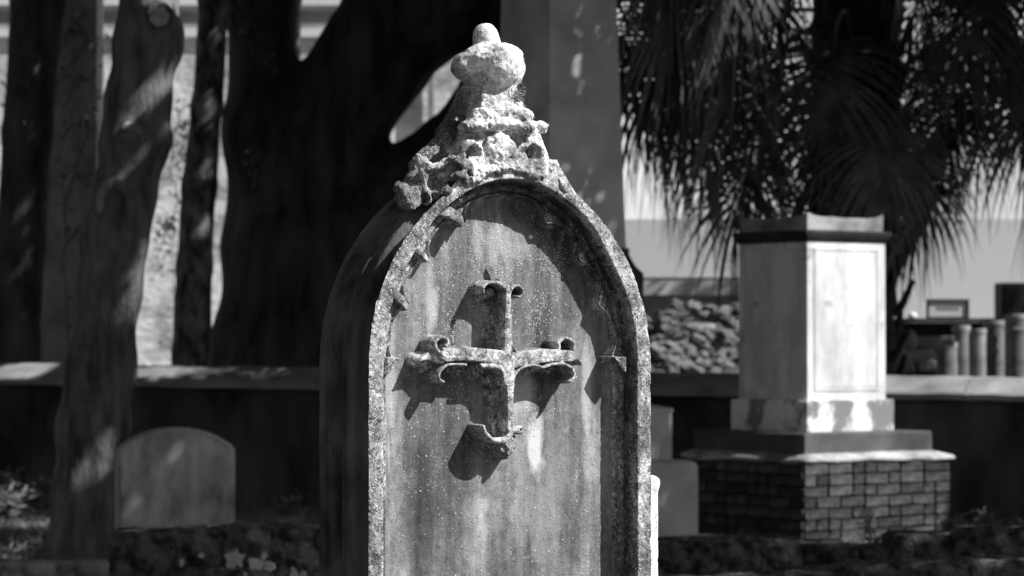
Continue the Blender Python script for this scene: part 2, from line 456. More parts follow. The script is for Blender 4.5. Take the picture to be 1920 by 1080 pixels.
# stain maps on the panel: pale run-down streaks, granular lichen, and sunlight painted on the left mouldings
def pxmap(u, z):   # photo position of a point of the panel plane, as a coordinate for placing marks
    X = HO.x + u * HU.x; Y = HO.y + u * HU.y
    return 960 + FPX * X / Y, 640 - FPX * (z - CAMZ) / Y
PX, PY = pxmap(UG, ZG)
def blob(cx, cy, rx, ry, n=.5):
    q = ((PX - cx) / rx)**2 + ((PY - cy) / ry)**2
    return np.clip(1.1 - q + n * 1.6 * fbm(UG, ZG * .25, 4, 60, 3) + .7 * n * fbm(UG, ZG, 1, 45, 3), 0, 1)
stain_sun = np.maximum.reduce([blob(1035, 850, 20, 75, .8) * .95, blob(838, 560, 14, 70) * .55, blob(1030, 930, 60, 160, .9) * .20, blob(1130, 730, 10, 90) * .5,
                           blob(755, 500, 12, 60) * .4, blob(748, 600, 12, 60) * .6, blob(925, 990, 30, 90, .9) * .25, blob(760, 760, 14, 70, .8) * .35,  # strips between the left cusps paint their sunlit reveals
                           blob(1000, 740, 45, 50) * .45, blob(720, 980, 8, 300, .6) * .5, blob(975, 450, 60, 45, .8) * .35, blob(725, 820, 10, 150, .6) * .25])
speck = np.maximum.reduce([blob(900, 560, 95, 150, .8) * .75, blob(1010, 500, 95, 110, .8) * .8, blob(1005, 600, 80, 70, .8) * .9, blob(930, 760, 110, 50, .9) * .5,
                           blob(1000, 740, 50, 60, .6), blob(830, 800, 60, 60, .8) * .3, (part == 2) * .9, (D < .002) * .85, blob(900, 960, 60, 110, .9) * .25,
                           blob(710, 700, 20, 400, .3) * .8, blob(1210, 700, 25, 400, .3)])
# the recessed mouldings are darkened, most of all round the right-hand arch
grime_shade = np.clip(sstep(.002, .008, D) * (1 - sstep(.030, .034, D)) * (.55 + .5 * fbm(UG, ZG, 8, 14, 4)) + blob(1130, 470, 60, 100, .8) * (D > .002) * .7 + blob(1060, 400, 90, 50, .8) * (D > .002) * .6 + blob(860, 470, 50, 60, .9) * .15, 0, 1)
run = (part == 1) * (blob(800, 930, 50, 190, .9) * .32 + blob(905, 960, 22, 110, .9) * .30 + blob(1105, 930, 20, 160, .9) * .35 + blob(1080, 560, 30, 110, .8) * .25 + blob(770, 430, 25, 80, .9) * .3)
grime_shade = grime_shade * (0.35 + .65 * (UG > UC)) * (.25 + .75 * sstep(1.05, 1.2, ZG))
grime_shade = grime_shade * (1 - .6 * (D > .010) * (D < .022) * sstep(1.12, 1.08, ZG))
grime_shade = np.maximum(grime_shade, run)
speck = speck * (1 - .8 * (D > .003) * (D < .035))
rimdirt = (D < .001) * np.clip(.18 + 1.5 * fbm(UG, ZG, 21, 34, 4) + .35 * (UG < UC) * sstep(1.15, 1.3, ZG), 0, 1) * .8 * (1 - sstep(1.42, 1.46, ZG))
stain_sun = np.maximum(stain_sun, (D < .001) * np.clip(.18 + 1.3 * fbm(UG, ZG, 33, 40, 4) + .4 * (UG > UC) * sstep(1.2, 1.3, ZG) + .5 * sstep(1.42, 1.47, ZG), 0, 1) * .8)
stain_sun = np.maximum(stain_sun, (part == 2) * (H > -.018) * np.clip(.5 + 1.0 * fbm(UG, ZG, 3, 60, 3), 0, 1) * .9)
stain_sun = np.maximum(stain_sun, (D > .027) * (D < .046) * (UG < UC) * np.clip(.15 + 1.2 * fbm(UG, ZG * .3, 3, 60, 3), 0, 1) * .7)  # sunlight on the left-hand slope put into the colour
grime_shade = np.maximum(grime_shade, rimdirt)
attrs = {'stain_sun': stain_sun.ravel(), 'speck': speck.ravel(), 'grime_shade': grime_shade.ravel()}
def sub(name, fmask, mat):
    q = quads[fmask]; used, inv = np.unique(q, return_inverse=True)
    me = np_mesh(name, VALL[used], inv.reshape(-1, 4), mat)
    for k, v in attrs.items():
        a = me.attributes.new(k, 'FLOAT', 'POINT'); a.data.foreach_set('value', v[used].astype(np.float32))
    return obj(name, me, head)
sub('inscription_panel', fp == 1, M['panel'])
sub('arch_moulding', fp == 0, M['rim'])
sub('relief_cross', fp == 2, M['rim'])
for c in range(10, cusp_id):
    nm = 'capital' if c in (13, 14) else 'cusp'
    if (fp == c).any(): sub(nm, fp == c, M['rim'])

# sides, swept from the rim's own edge; stepped orders
TH = .19
sp = [(0, 0), (-.003, -.002), (-.006, -.010), (-.012, -.019), (-.022, -.023), (-.036, -.022), (-.048, -.014), (-.054, -.004), (-.057, -.001), (-.094, -.001),
      (-.097, .003), (-.101, .003), (-.103, -.005), (-.110, -.010), (-.122, -.009), (-.130, -.002), (-.133, .001), (-.160, .002), (-.163, .006), (-TH, .006)]
for sgn, nm in ((-1, 'side_moulding'), (1, 'side_moulding')):
    zs = np.concatenate([np.linspace(0, .6, 12)[:-1], np.linspace(.6, 1.5, 300)])
    us = UC + sgn * hw_out(zs)
    # edge normals
    du = np.gradient(us); dz = np.gradient(zs); L = np.hypot(du, dz)
    nu, nz = sgn * dz / L, -sgn * du / L
    nu = np.where(zs < Z0 - .01, sgn, nu); nz = np.where(zs < Z0 - .01, 0, nz)
    spi = []
    for i in range(len(sp) - 1):
        for k in range(5): spi.append(tuple(np.array(sp[i]) * (1 - k/5) + np.array(sp[i+1]) * k/5))
    spi.append(sp[-1])
    Wd = np.array([a for a, b in spi]); Od = np.array([b for a, b in spi])
    f0 = np.interp(zs, [0, 1], [0, 0])[:, None]
    edgeH = np.interp(zs, zz, H[:, 0 if sgn < 0 else -1])[:, None]
    UU = us[:, None] + nu[:, None] * Od[None, :]; ZS = zs[:, None] + nz[:, None] * Od[None, :]
    WW = np.minimum(np.repeat(Wd[None, :], len(zs), 0), 0) + edgeH * np.clip(1 + Wd / .004, 0, 1)[None, :]
    nn = .0016 * fbm(UU + 3 * WW, ZS, WW, 45, 3) * np.clip(-Wd / .004, 0, 1)[None, :]
    UU = UU + nu[:, None] * nn; ZS = ZS + nz[:, None] * nn
    V = np.stack([UU, -WW, ZS], -1).reshape(-1, 3)
    a, b = UU.shape; ii = np.arange(a * b).reshape(a, b)
    q = np.stack([ii[:-1, :-1], ii[1:, :-1], ii[1:, 1:], ii[:-1, 1:]], -1).reshape(-1, 4)
    if sgn > 0: q = q[:, ::-1]
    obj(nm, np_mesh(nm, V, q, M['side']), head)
# back face
zb = np.linspace(0, 1.5, 60); hb_ = hw_out(zb) + .004
Vb = np.concatenate([np.stack([UC - hb_, np.full(60, TH), zb], 1), np.stack([UC + hb_, np.full(60, TH), zb], 1)])
qb = np.array([(i, i + 1, i + 61, i + 60) for i in range(59)])
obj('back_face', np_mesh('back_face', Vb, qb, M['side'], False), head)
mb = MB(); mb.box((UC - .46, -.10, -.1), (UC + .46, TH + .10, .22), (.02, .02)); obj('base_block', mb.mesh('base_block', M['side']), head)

# ogee gable, crockets and poppy-head finial (carved solid: distance field, then surface)
h_ = .0024
X, Yv, Z = grid3((-.27, -.05, 1.395), (.20, .215, 1.80), h_)
Wv = -Yv                                           # w: outwards
def hwg(z): return np.interp(z, [1.40, 1.44, 1.461, 1.492, 1.52, 1.55, 1.58, 1.60, 1.62, 1.645, 1.67], [.17, .150, .137, .112, .090, .078, .070, .061, .050, .043, .038])
nz_lo = fbm(X, Yv, Z, 38, 3); nz_hi = fbm(X, Yv, Z, 110, 3)
hd = np.interp(Z, [1.45, 1.55, 1.60, 1.645], [.092, .080, .060, .045])
G = np.maximum(np.maximum(np.abs(X - .012) - hwg(Z), np.abs(Yv - .094) - hd), Z - 1.66)
G = np.maximum(G, (RI + RW - .012) - np.sqrt((np.abs(X - UC) + CC)**2 + (Z - Z0)**2))   # stay on the hood, clear of the recess
G = np.where(Yv > .10, G - .006, G)
def L(px, py, w): u, z = FL(px, py, w); return (u, -w, z)
def add(d, k=.008):
    global G; G = smin(G, d, k)
def ring(c, r, t, sq=1.0, tilt=0):
    x = X - c[0]; z = (Z - c[2]) * sq; y = Yv - c[1] + tilt * (Z - c[2])
    return np.sqrt((np.sqrt(x*x + z*z) - r)**2 + y*y) - t
# neck
add(capsule(X, Yv, Z, (.012, .09, 1.60), (.008, .092, 1.70), .052, .034), .02)
# poppy head: four weathered lobes
for c, r in (((.043, .086, 1.699), (.043, .042, .044)), ((.016, .046, 1.704), (.042, .036, .042)), ((-.041, .098, 1.700), (.027, .034, .028)), ((.005, .125, 1.70), (.04, .036, .040)), ((.018, .078, 1.724), (.056, .046, .024)), ((-.012, .075, 1.714), (.036, .036, .032))):
    add(ellip(X, Yv, Z, c, r) , .010)
# knob
add(capsule(X, Yv, Z, (.008, .090, 1.735), (.000, .088, 1.763), .028, .0265), .006)
add(ellip(X, Yv, Z, (.012, .09, 1.752), (.020, .022, .018)), .004)
# leaf shelves above the volutes
for (px, py, w, rx, ry, rz, rot) in [(892, 236, -.012, .040, .030, .013, .10), (972, 238, -.018, .040, .030, .014, -.12), (935, 232, -.010, .03, .02, .015, 0),
                                     (905, 222, -.02, .030, .030, .022, 0), (968, 220, -.03, .032, .034, .020, 0), (850, 225, -.11, .016, .03, .012, .4), (1000, 240, -.06, .018, .05, .016, 0)]:
    add(ellip(X, Yv, Z, L(px, py, w), (rx, ry, rz), rot), .006)
# volutes (rings of curled leaf) with their eyes
for (px, py, w, r, t) in [(884, 290, -.004, .020, .0075), (1000, 290, -.012, .019, .0075)]:
    c = L(px, py, w); add(ring(c, r, t, .85), .004)
for (px, py, w, rx, ry, rz, rot) in [(940, 282, -.004, .036, .014, .030, 0), (870, 312, -.004, .034, .016, .014, -.5), (1005, 312, -.008, .030, .014, .012, .15), (940, 262, -.006, .02, .014, .012, 0), 
                                     (930, 318, -.002, .05, .012, .009, .12), (985, 322, -.004, .05, .012, .010, -.2), (1045, 340, -.008, .040, .012, .009, -.85), (1015, 325, -.02, .03, .02, .018, -.6), (890, 335, -.004, .03, .012, .008, .45),
                                     (858, 330, -.006, .02, .02, .012, .2), (845, 350, -.012, .03, .02, .010, .6)]:
    add(ellip(X, Yv, Z, L(px, py, w), (rx, ry, rz), rot), .005)
# left crocket: a square leaf standing off the hood, its lip curled over
for (a, b, ra, rb) in [(L(800, 375, -.03), L(792, 305, -.03), .012, .008), (L(792, 302, -.028), L(806, 312, -.022), .010, .008), (L(806, 314, -.022), L(840, 308, -.02), .008, .010),
                       (L(842, 305, -.02), L(852, 296, -.02), .010, .010), (L(848, 320, -.02), L(840, 330, -.02), .012, .010), (L(850, 305, -.03), L(850, 370, -.03), .014, .02),
                       (L(815, 355, -.085), L(850, 295, -.115), .022, .03), (L(775, 360, -.05), L(755, 352, -.06), .018, .014), (L(752, 352, -.055), L(765, 375, -.05), .014, .022),
                       (L(785, 300, -.028), L(783, 292, -.028), .006, .005)]:
    add(capsule(X, Yv, Z, a, b, ra, rb), .006)
def rbox(c, hs, rd=.004, rot=0):
    x = X - c[0]; y = Yv - c[1]; z = Z - c[2]
    if rot: ca, sa = math.cos(rot), math.sin(rot); x, z = ca * x + sa * z, -sa * x + ca * z
    return np.sqrt(np.maximum(np.abs(x) - hs[0] + rd, 0)**2 + np.maximum(np.abs(y) - hs[1] + rd, 0)**2 + np.maximum(np.abs(z) - hs[2] + rd, 0)**2) - rd + np.minimum(np.maximum(np.maximum(np.abs(x) - hs[0], np.abs(y) - hs[1]), np.abs(z) - hs[2]) + rd, 0)
add(rbox(L(822, 348, -.045), (.030, .026, .026), .008, .35), .006)
add(rbox(L(770, 372, -.050), (.022, .022, .018), .006, .6), .006)
add(capsule(X, Yv, Z, L(846, 250, -.135), L(790, 312, -.135), .018, .024), .012)
add(capsule(X, Yv, Z, L(812, 300, -.125), L(785, 345, -.12), .022, .028), .012)
# carved-out hollows
for (px, py, w, rx, ry, rz, rot) in [(886, 287, .0, .0195, .065, .0150, .25), (1000, 285, -.005, .0165, .060, .0165, -.3), (900, 256, .006, .024, .034, .0085, -.10), (978, 258, .002, .027, .034, .0085, -.05),
                                     (928, 325, .006, .010, .012, .006, 0), (905, 211, .0, .004, .03, .010, .2), (942, 212, -.005, .006, .03, .014, -.25), (820, 342, -.012, .019, .030, .017, .2), (848, 350, -.004, .009, .024, .012, .3), (800, 372, -.02, .008, .02, .010, .3), (835, 290, -.02, .014, .012, .008, .2),
                                     (872, 322, .004, .026, .009, .004, -.55), (995, 309, .0, .024, .012, .004, .1), (862, 345, .0, .010, .02, .012, 0), (1038, 330, -.0, .022, .010, .005, -.9), (958, 300, .004, .005, .012, .006, .4), (925, 268, .006, .010, .010, .004, .5)]:
    G = -smin(-G, ellip(X, Yv, Z, L(px, py, w), (rx, ry, rz), rot), .003)
damp = 1 - .5 * sstep(1.63, 1.66, Z)
G = G + .0036 * nz_lo + .0030 * damp * nz_hi + .0020 * damp * fbm(X, Yv, Z, 260, 2)
Vf, Qf = surface_nets(G, (-.27, -.05, 1.395), h_)
zc = Vf[Qf].mean(1)[:, 2]
for nm, m in (('hood_and_crockets', zc < 1.642), ('finial', zc >= 1.642)):
    q = Qf[m]; used, inv = np.unique(q, return_inverse=True)
    v = Vf[used]
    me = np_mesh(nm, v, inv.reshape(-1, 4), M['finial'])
    dk = np.clip(sstep(1.50, 1.43, v[:, 2]) * .5 + np.clip((v[:, 1] - .05) / .08, 0, 1) * (v[:, 0] < 0) * .9 + .95 * (v[:, 0] < -.085) * (.75 + fbm(v[:, 0], v[:, 1], v[:, 2], 40, 3)) + .5 * np.clip(fbm(v[:, 0], v[:, 1], v[:, 2], 30, 4), 0, 1) * sstep(1.67, 1.63, v[:, 2]) + .45 * np.exp(-((v[:, 2] - 1.640) / .018)**2) * np.clip(.7 + fbm(v[:, 0], v[:, 1], v[:, 2], 30, 3), 0, 1), 0, 1)  # shade of left side, crocket and neck painted dark, over patchy dirt
    for k, arr in (('stain_sun', sstep(1.655, 1.69, v[:, 2]) * .85), ('speck', np.full(len(v), .7)), ('grime_shade', dk)):
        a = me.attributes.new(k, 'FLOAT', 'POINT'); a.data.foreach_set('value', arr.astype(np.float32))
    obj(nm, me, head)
# scrolled shoulder bracket at the back of the right-hand side
br = grid3((.30, -.01, .10), (.42, .12, .93), .0035)
bx, by, bz = br
def LB(px, py): u, z = FL(px, py, -.03); return u, z
c0 = LB(1232, 903)
bw_ = LB(1231, 1000)[0]
Bd = np.maximum(np.maximum(bx - bw_, .31 - bx), np.maximum(np.abs(by - .055) - .032, bz - c0[1]))
Bd = smin(Bd, capsule(bx, by, bz, (c0[0] - .006, .040, c0[1] - .004), (c0[0] - .006, .075, c0[1] - .004), .017, .017), .012)
Bd = smin(Bd, capsule(bx, by, bz, (c0[0] - .024, .04, c0[1] + .018), (c0[0] - .024, .07, c0[1] + .018), .006, .006), .012)
Bd = np.maximum(Bd, .14 - bz) + .0015 * fbm(bx, by, bz, 60, 3)
Vb, Qb = surface_nets(Bd, (.30, -.01, .10), .0035)
obj('shoulder_bracket', np_mesh('shoulder_bracket', Vb, Qb, M['bracket']), head)
# wisp of dry moss under the poppy head
mb = MB(); rr = random.Random(5)
m0 = FL(968, 160, -.05)
for k in range(16):
    a = rr.uniform(0, 6.28); r = rr.uniform(.006, .014)
    c = Vector((m0[0] + rr.uniform(-.004, .010), .04 + rr.uniform(-.008, .008), m0[1] - rr.uniform(0, .018)))
    pts = [c + Vector((math.cos(a + t * rr.choice((-1, 1))) * r, rr.uniform(-.002, .002), math.sin(a + t) * r * 1.2 - .003 * i)) for i, t in enumerate(np.linspace(0, 2.4, 6))]
    mb.tube(pts, .0006, 4, False)
tag(obj('moss_wisp', mb.mesh('moss_wisp', m_simple('dry_moss', .12, .3, 60))), 'tiny wisp of dry moss caught under the right of the broken finial', 'moss')
bpy.data.objects['moss_wisp'].location = HO; bpy.data.objects['moss_wisp'].rotation_euler = (0, 0, HA)

# ------------------------------------------------------------ ground and terrace
M['soil'] = m_simple('dark_soil', .02, .09, 3, bump=.8, bd=.04, bscale=25)
M['terrace'] = m_simple('terrace_soil', .10, .30, 1.2, bump=.6, bd=.04, bscale=14)
xs = np.concatenate([np.linspace(-150, -8, 12)[:-1], np.linspace(-8, 8, 161), np.linspace(8, 150, 12)[1:]])
ys = np.concatenate([np.linspace(-30, 3, 6)[:-1], np.linspace(3, 21, 181), [30, 60, 120, 260]])
GX, GY = np.meshgrid(xs, ys, indexing='ij')
GZ = .03 * fbm(GX, GY, 0, 1.1, 4) + .012 * fbm(GX, GY, 1, 7, 2) - .012
GZ = np.where((np.abs(GX) > 9) | (GY > 21), -.02, GZ)
ii = np.arange(GX.size).reshape(GX.shape)
obj('ground', np_mesh('ground', np.stack([GX, GY, GZ], -1).reshape(-1, 3), np.stack([ii[:-1, :-1], ii[1:, :-1], ii[1:, 1:], ii[:-1, 1:]], -1).reshape(-1, 4), M['soil']), kind='structure')

# retaining wall: endpoints at the photograph's two sides
WA = P(0, 708, 20.3); WB = P(1920, 738, 18.0)
wdir = (WB - WA); wlen = math.hypot(wdir.x, wdir.y); ux, uy = wdir.x / wlen, wdir.y / wlen
nx_, ny_ = -uy, ux                                     # away from the camera
if ny_ < 0: nx_, ny_ = -nx_, -ny_
def wp(s, t, z): return (WA.x + ux * s + nx_ * t, WA.y + uy * s + ny_ * t, z)
def wz(s): return WA.z + (WB.z - WA.z) * s / wlen
M['wallstucco'] = m_simple('sooty_stucco', .015, .12, 2.5, (1, 1, .35), .35, .7, .6, .02, 18)
M['coping'] = m_simple('worn_coping', .13, .36, 3, (1, 1, 1), .3, .7, .6, .01, 30)
wall = thing('retaining_wall', 'long low sooty stucco retaining wall with pale sloped coping, running behind the graves', 'wall', (0, 0, 0))
mb = MB(); s0, s1 = -4.0, wlen + 4
N_ = 60
V = []; Fs = []
ss = np.linspace(s0, s1, N_)
for s in ss:
    for t, z in ((.05, -.2), (.05 + .008 * math.sin(s * 3), .4), (.05, wz(s) - .045), (.45, wz(s) - .045), (.45, -.2)): V.append(wp(s, t, z))
for i in range(N_ - 1):
    for k in range(4): a = i * 5 + k; Fs.append((a, a + 5, a + 6, a + 1))
mb.add(V, Fs); obj('wall_body', mb.mesh('wall_body', M['wallstucco'], True), wall)
s = s0; rr = random.Random(2)
while s < s1:
    l = rr.uniform(1.0, 1.35); e = min(s + l, s1); z0, z1 = wz(s), wz(e)
    n = 8; V = []; F = []
    for i in range(n + 1):
        q = s + .004 + (e - s - .008) * i / n; zc_ = wz(q) + .004 * rr.uniform(-1, 1)
        jit = .006 * rr.uniform(-1, 1)
        for t, dz in ((jit, -.05), (jit - .004, -.012), (jit + .012, .004), (.13, .05 + .006 * rr.uniform(-1, 1)), (.26, .094), (.30, .100), (.36, .094), (.50, 0), (.50, -.05)): V.append(wp(q, t, zc_ + dz))
    for i in range(n):
        for k in range(8): a = i * 9 + k; F.append((a, a + 9, a + 10, a + 1))
    F.append(tuple(range(9))); F.append(tuple(n * 9 + k for k in range(8, -1, -1)))
    mb = MB(); mb.add(V, F); obj('coping_slab', mb.mesh('coping_slab', M['coping']), wall)
    s = e
# terrace behind the wall
V = [wp(-130, .4, .76), wp(160, .4, .70), wp(160, 160, .9), wp(-130, 160, .9)]
obj('terrace_ground', np_mesh('terrace_ground', V, np.array([(0, 1, 2, 3)]), M['terrace'], False), kind='structure')

# ------------------------------------------------------------ brick-based pedestal monument on the right
def m_white():
    g = NG('white_marble'); v = g.rng(g.noise(4, 8, (1, 1, .45), (1, 5, 2), .65), .36, .56, .50, .80)
    soot = g.rng(g.noise(5, 6, (1, 1, 1), (7, 3, 3.3), .6), .60, .70, 0, .75)
    return g.out(g.mix(soot, v, .10), g.noise(50, 6), .4, .005)
M['white'] = m_white()
def m_plinth():
    g = NG('blotched_marble'); b_ = g.rng(g.noise(6, 5, (1, 1, .8), (3, 3, 1)), .46, .56, 0, 1)
    return g.out(g.mix(b_, .80, .22), g.noise(50), .3, .005)
M['blotch'] = m_plinth()
M['cap'] = m_simple('weathered_cap_marble', .14, .42, 5, (1, 1, 1.5), .35, .65, .4, .006, 40)
M['cornice'] = m_simple('sooty_cornice_marble', .02, .05, 6, bump=.3)
M['slab'] = m_simple('grey_stone_slab', .045, .12, 3, bump=.4, bd=.006, bscale=40)
M['mortar'] = m_simple('pale_mortar', .16, .50, 6, bump=.8, bd=.015, bscale=25)
M['joint'] = m_simple('dark_joint', .02, .06, 8)
M['brick'] = m_simple('weathered_brick', .022, .115, 9, a=.35, b=.7, bump=1, bd=.02, bscale=30, orand=.55)
MA = R(35.7)
MC = Vector(((1522 - 960) / FPX * 17.0, 17.0, 0))
mon = thing('pedestal_monument', 'white marble pedestal tomb with raised panel and sooty cornice on a brick base', 'monument', MC, MA)
def sq_loft(name, prof, mat, smooth=False, nz=.0, parent=mon, seed=0, seg=1):
    """square rings (half-size, z), subdivided along each side"""
    V = []; n = 4 * seg
    for i, (h, z) in enumerate(prof):
        for k in range(4):
            c0 = [(-1, -1), (1, -1), (1, 1), (-1, 1)][k]; c1 = [(1, -1), (1, 1), (-1, 1), (-1, -1)][k]
            for j in range(seg):
                t = j / seg
                x = h * (c0[0] * (1-t) + c1[0] * t); y = h * (c0[1] * (1-t) + c1[1] * t)
                d = nz * float(vn(x * 9 + seed, y * 9, z * 9)) if nz else 0
                V.append((x * (1 + d), y * (1 + d), z + (nz * .15 * float(vn(x * 7, y * 7 + 3, z * 7)) if nz else 0)))
    F = [(i*n+k, i*n+(k+1) % n, (i+1)*n+(k+1) % n, (i+1)*n+k) for i in range(len(prof)-1) for k in range(n)]
    F.append(tuple(range(n-1, -1, -1))); F.append(tuple((len(prof)-1)*n+k for k in range(n)))
    mb = MB(); mb.add(V, F); return obj(name, mb.mesh(name, mat, smooth), parent)
sq_loft('shaft', [(.308, .806), (.308, 1.757)], M['white'])
# raised framed panel on each face: frame strips proud of the shaft and a field
for k in range(4):
    mb = MB(); a = k * math.pi / 2
    hx = .255; z0, z1 = .86, 1.70; y = -.3082; t = .006; fw = .016
    for lo, hi in (((-hx, y - t, z0), (-hx + fw, y, z1)), ((hx - fw, y - t, z0), (hx, y, z1)), ((-hx + fw, y - t, z0), (hx - fw, y, z0 + fw)), ((-hx + fw, y - t, z1 - fw), (hx - fw, y, z1))): mb.box(lo, hi)
    o = obj('panel_frame', mb.mesh('panel_frame', M['white']), mon); o.rotation_euler = (0, 0, a)
    mb = MB(); mb.box((-hx + fw + .006, y - .004, z0 + fw + .006), (hx - fw - .006, y, z1 - fw - .006)); o = obj('raised_panel', mb.mesh('raised_panel', M['white']), mon); o.rotation_euler = (0, 0, a)
sq_loft('cornice', [(.310, 1.730), (.314, 1.742), (.322, 1.752), (.330, 1.768), (.334, 1.778), (.336, 1.781), (.336, 1.798), (.318, 1.802)], M['cornice'])
# cap with raised corners
V = []; n = 10; hc = .300
for i in range(n + 1):
    for j in range(n + 1):
        x = -1 + 2 * i / n; y = -1 + 2 * j / n
        ear = .024 * (abs(x)**5) * (abs(y)**5) + .010 * max(abs(x), abs(y))**8 + .012 * (1 - max(abs(x), abs(y)))
        V.append((x * hc, y * hc, 1.868 + ear + .004 * float(vn(x * 3, y * 3, 1))))
F = [(i*(n+1)+j, (i+1)*(n+1)+j, (i+1)*(n+1)+j+1, i*(n+1)+j+1) for i in range(n) for j in range(n)]
bd_ = [i*(n+1) for i in range(n+1)] + [n*(n+1)+j for j in range(1, n+1)] + [i*(n+1)+n for i in range(n-1, -1, -1)] + [j for j in range(n-1, 0, -1)]
base = len(V)
for b in bd_: V.append((V[b][0] * 1.0, V[b][1] * 1.0, 1.8025))
m_ = len(bd_)
F += [(bd_[k], base + k, base + (k+1) % m_, bd_[(k+1) % m_]) for k in range(m_)]
mb = MB(); mb.add(V, F); obj('cap', mb.mesh('cap', M['cap']), mon)
sq_loft('plinth', [(.342, .622), (.342, .800), (.336, .806)], M['blotch'], nz=.006, seg=6)
sq_loft('step_slab', [(.500, .494), (.500, .612), (.494, .620)], M['slab'], nz=.006, seg=8)
sq_loft('mortar_ledge', [(.570, .452), (.576, .462), (.568, .478), (.49, .508)], M['mortar'], nz=.05, seg=22, smooth=True)
sq_loft('brick_core', [(.556, -.1), (.556, .452)], M['joint'])
# bricks, each a part; shared meshes for the two lengths
def brick_mesh(l, seed):
    rs = random.Random(seed); mb = MB(); b = .005; h = .0272; d = .03
    j = lambda: rs.uniform(-.0045, .0045)
    V = []
    for x, z in ((-l, -h + b), (-l + b, -h), (l - b, -h), (l, -h + b), (l, h - b), (l - b, h), (-l + b, h), (-l, h - b)): V.append((x + j(), 0, z + j()))
    V2 = [(x * .97 + .0, -.006 + j() * .6, z * .93) for x, y, z in V]
    V0 = [(x, d, z) for x, y, z in V]
    VV = V0 + V + V2; F = []
    for r in (0, 8):
        for k in range(8): F.append((r + k, r + (k+1) % 8, r + 8 + (k+1) % 8, r + 8 + k))
    F.append(tuple(16 + k for k in range(8)))
    mb.add(VV, F); return mb.mesh('brick', M['brick'], False)
BL = [brick_mesh(.088, i) for i in range(4)]; BS = [brick_mesh(.042, i + 9) for i in range(4)]
rr = random.Random(12)
for c in range(7):
    zc_ = .452 - .0325 - c * .0642
    for k in range(4):
        x = -.5735; row = []
        pos = x
        header = (c % 2 == 0)
        first = True
        while pos < .5735 - .02:
            if first: L_ = .042 if (c + k) % 2 else .088; first = False
            else: L_ = .088 if rr.random() < .6 else .042
            rem = .5735 - pos
            if rem < 2 * L_ + .012 + .06: L_ = (rem - .006) / 2 if rem < .24 else L_
            row.append((pos + L_ + .003, L_)); pos += 2 * L_ + .0105
        for xc, L_ in row:
            me = rr.choice(BL if L_ > .065 else BS); bl = .088 if L_ > .065 else .042
            o = bpy.data.objects.new('brick', me); link(o, mon)
            a = k * math.pi / 2; o.rotation_euler = (0, rr.uniform(-.006, .006), a)
            y = -.5735 + rr.uniform(-.003, .003)
            o.location = (xc * math.cos(a) - y * math.sin(a), xc * math.sin(a) + y * math.cos(a), zc_)
            o.scale = (L_ / bl, 1, 1)

# ------------------------------------------------------------ obelisk behind the headstone
M['ob'] = m_simple('grey_marble', .34, .66, 3, (1, 1, 1), .3, .7, .5, .006, 60, detail=9)
M['obdark'] = m_simple('sooty_marble', .03, .10, 3, bump=.4)
OC = Vector(((1048 - 960) / FPX * 15.6, 15.6, 0))
obk = thing('obelisk', 'tall pale grey stone obelisk on stepped blocks, directly behind the arched headstone', 'obelisk', OC, MA)
def ohw(y): return None
sq_loft('obelisk_shaft', [(.262, 1.66), (.225, 3.05), (.165, 5.3), (.02, 5.6)], M['ob'], parent=obk)
sq_loft('die', [(.330, .80), (.330, 1.52), (.30, 1.56), (.275, 1.62), (.275, 1.66)], M['obdark'], parent=obk)
sq_loft('upper_block', [(.44, .508), (.44, .762), (.445, .768), (.445, .785), (.36, .806)], M['ob'], parent=obk, seg=2)
sq_loft('lower_block', [(.54, .10), (.54, .47), (.530, .492), (.505, .505)], M['ob'], parent=obk, seg=2)
sq_loft('foundation_slab', [(.79, -.1), (.79, .072), (.775, .082)], M['mortar'], parent=obk, nz=.01, seg=6)

# ------------------------------------------------------------ small round-topped headstone
M['slate'] = m_simple('grey_headstone_marble', .13, .58, 8, (1, 1, .5), .3, .72, .4, .004, 60)
SY = 13.6; sA = R(-14)
a0 = P(232, 860, SY); a1 = P(437, 860, SY)
sx = (a0.x + a1.x) / 2; shw = (a1.x - a0.x) / 2 / math.cos(R(22))
zt = P(330, 803, SY).z; zs_ = P(330, 842, SY).z
small = thing('small_headstone', 'small plain headstone with a segmental rounded top, beside the pruned tree trunk', 'headstone', (sx, SY, 0), R(22))
pts = [(-shw, -.15), (shw, -.15), (shw + .0, zs_), (shw - .012, zs_ + .005)]
for t in np.linspace(.94, -.94, 21): pts.append((shw * t, zs_ + .004 + (zt - zs_) * (1 - abs(t)**2.2)))
pts += [(-shw + .012, zs_ + .005), (-shw, zs_)]
mb = MB(); n = len(pts); sc_ = .985
V = [(x * sc_, -.008, zs_ + (z - zs_) * sc_ if z > 0 else z) for x, z in pts] + [(x, 0, z) for x, z in pts] + [(x, .105, z) for x, z in pts]
F = [tuple(range(n))] + [(n + k, n + (k+1) % n, (k+1) % n, k) for k in range(n)] + [(2*n + k, 2*n + (k+1) % n, n + (k+1) % n, n + k) for k in range(n)] + [tuple(range(3*n-1, 2*n-1, -1))]
mb.add(V, F); obj('headstone_slab', mb.mesh('headstone_slab', M['slate']), small)
mb = MB(); V = []; hh = [(x * .94, -.0095, z) for x, z in pts[3:-1]]
ins = [(x * .90, z - .012) for x, z in pts[3:-1]]
V = [(x * .955, -.0085, z - .006) for x, z in pts[3:-1]] + [(x * .955, -.0135, z - .006) for x, z in pts[3:-1]] + [(x * .925, -.0135, z - .018) for x, z in pts[3:-1]] + [(x * .925, -.0085, z - .018) for x, z in pts[3:-1]]
m_ = len(ins); F = [(r*m_+k, r*m_+k+1, (r+1)*m_+k+1, (r+1)*m_+k) for r in range(3) for k in range(m_-1)]
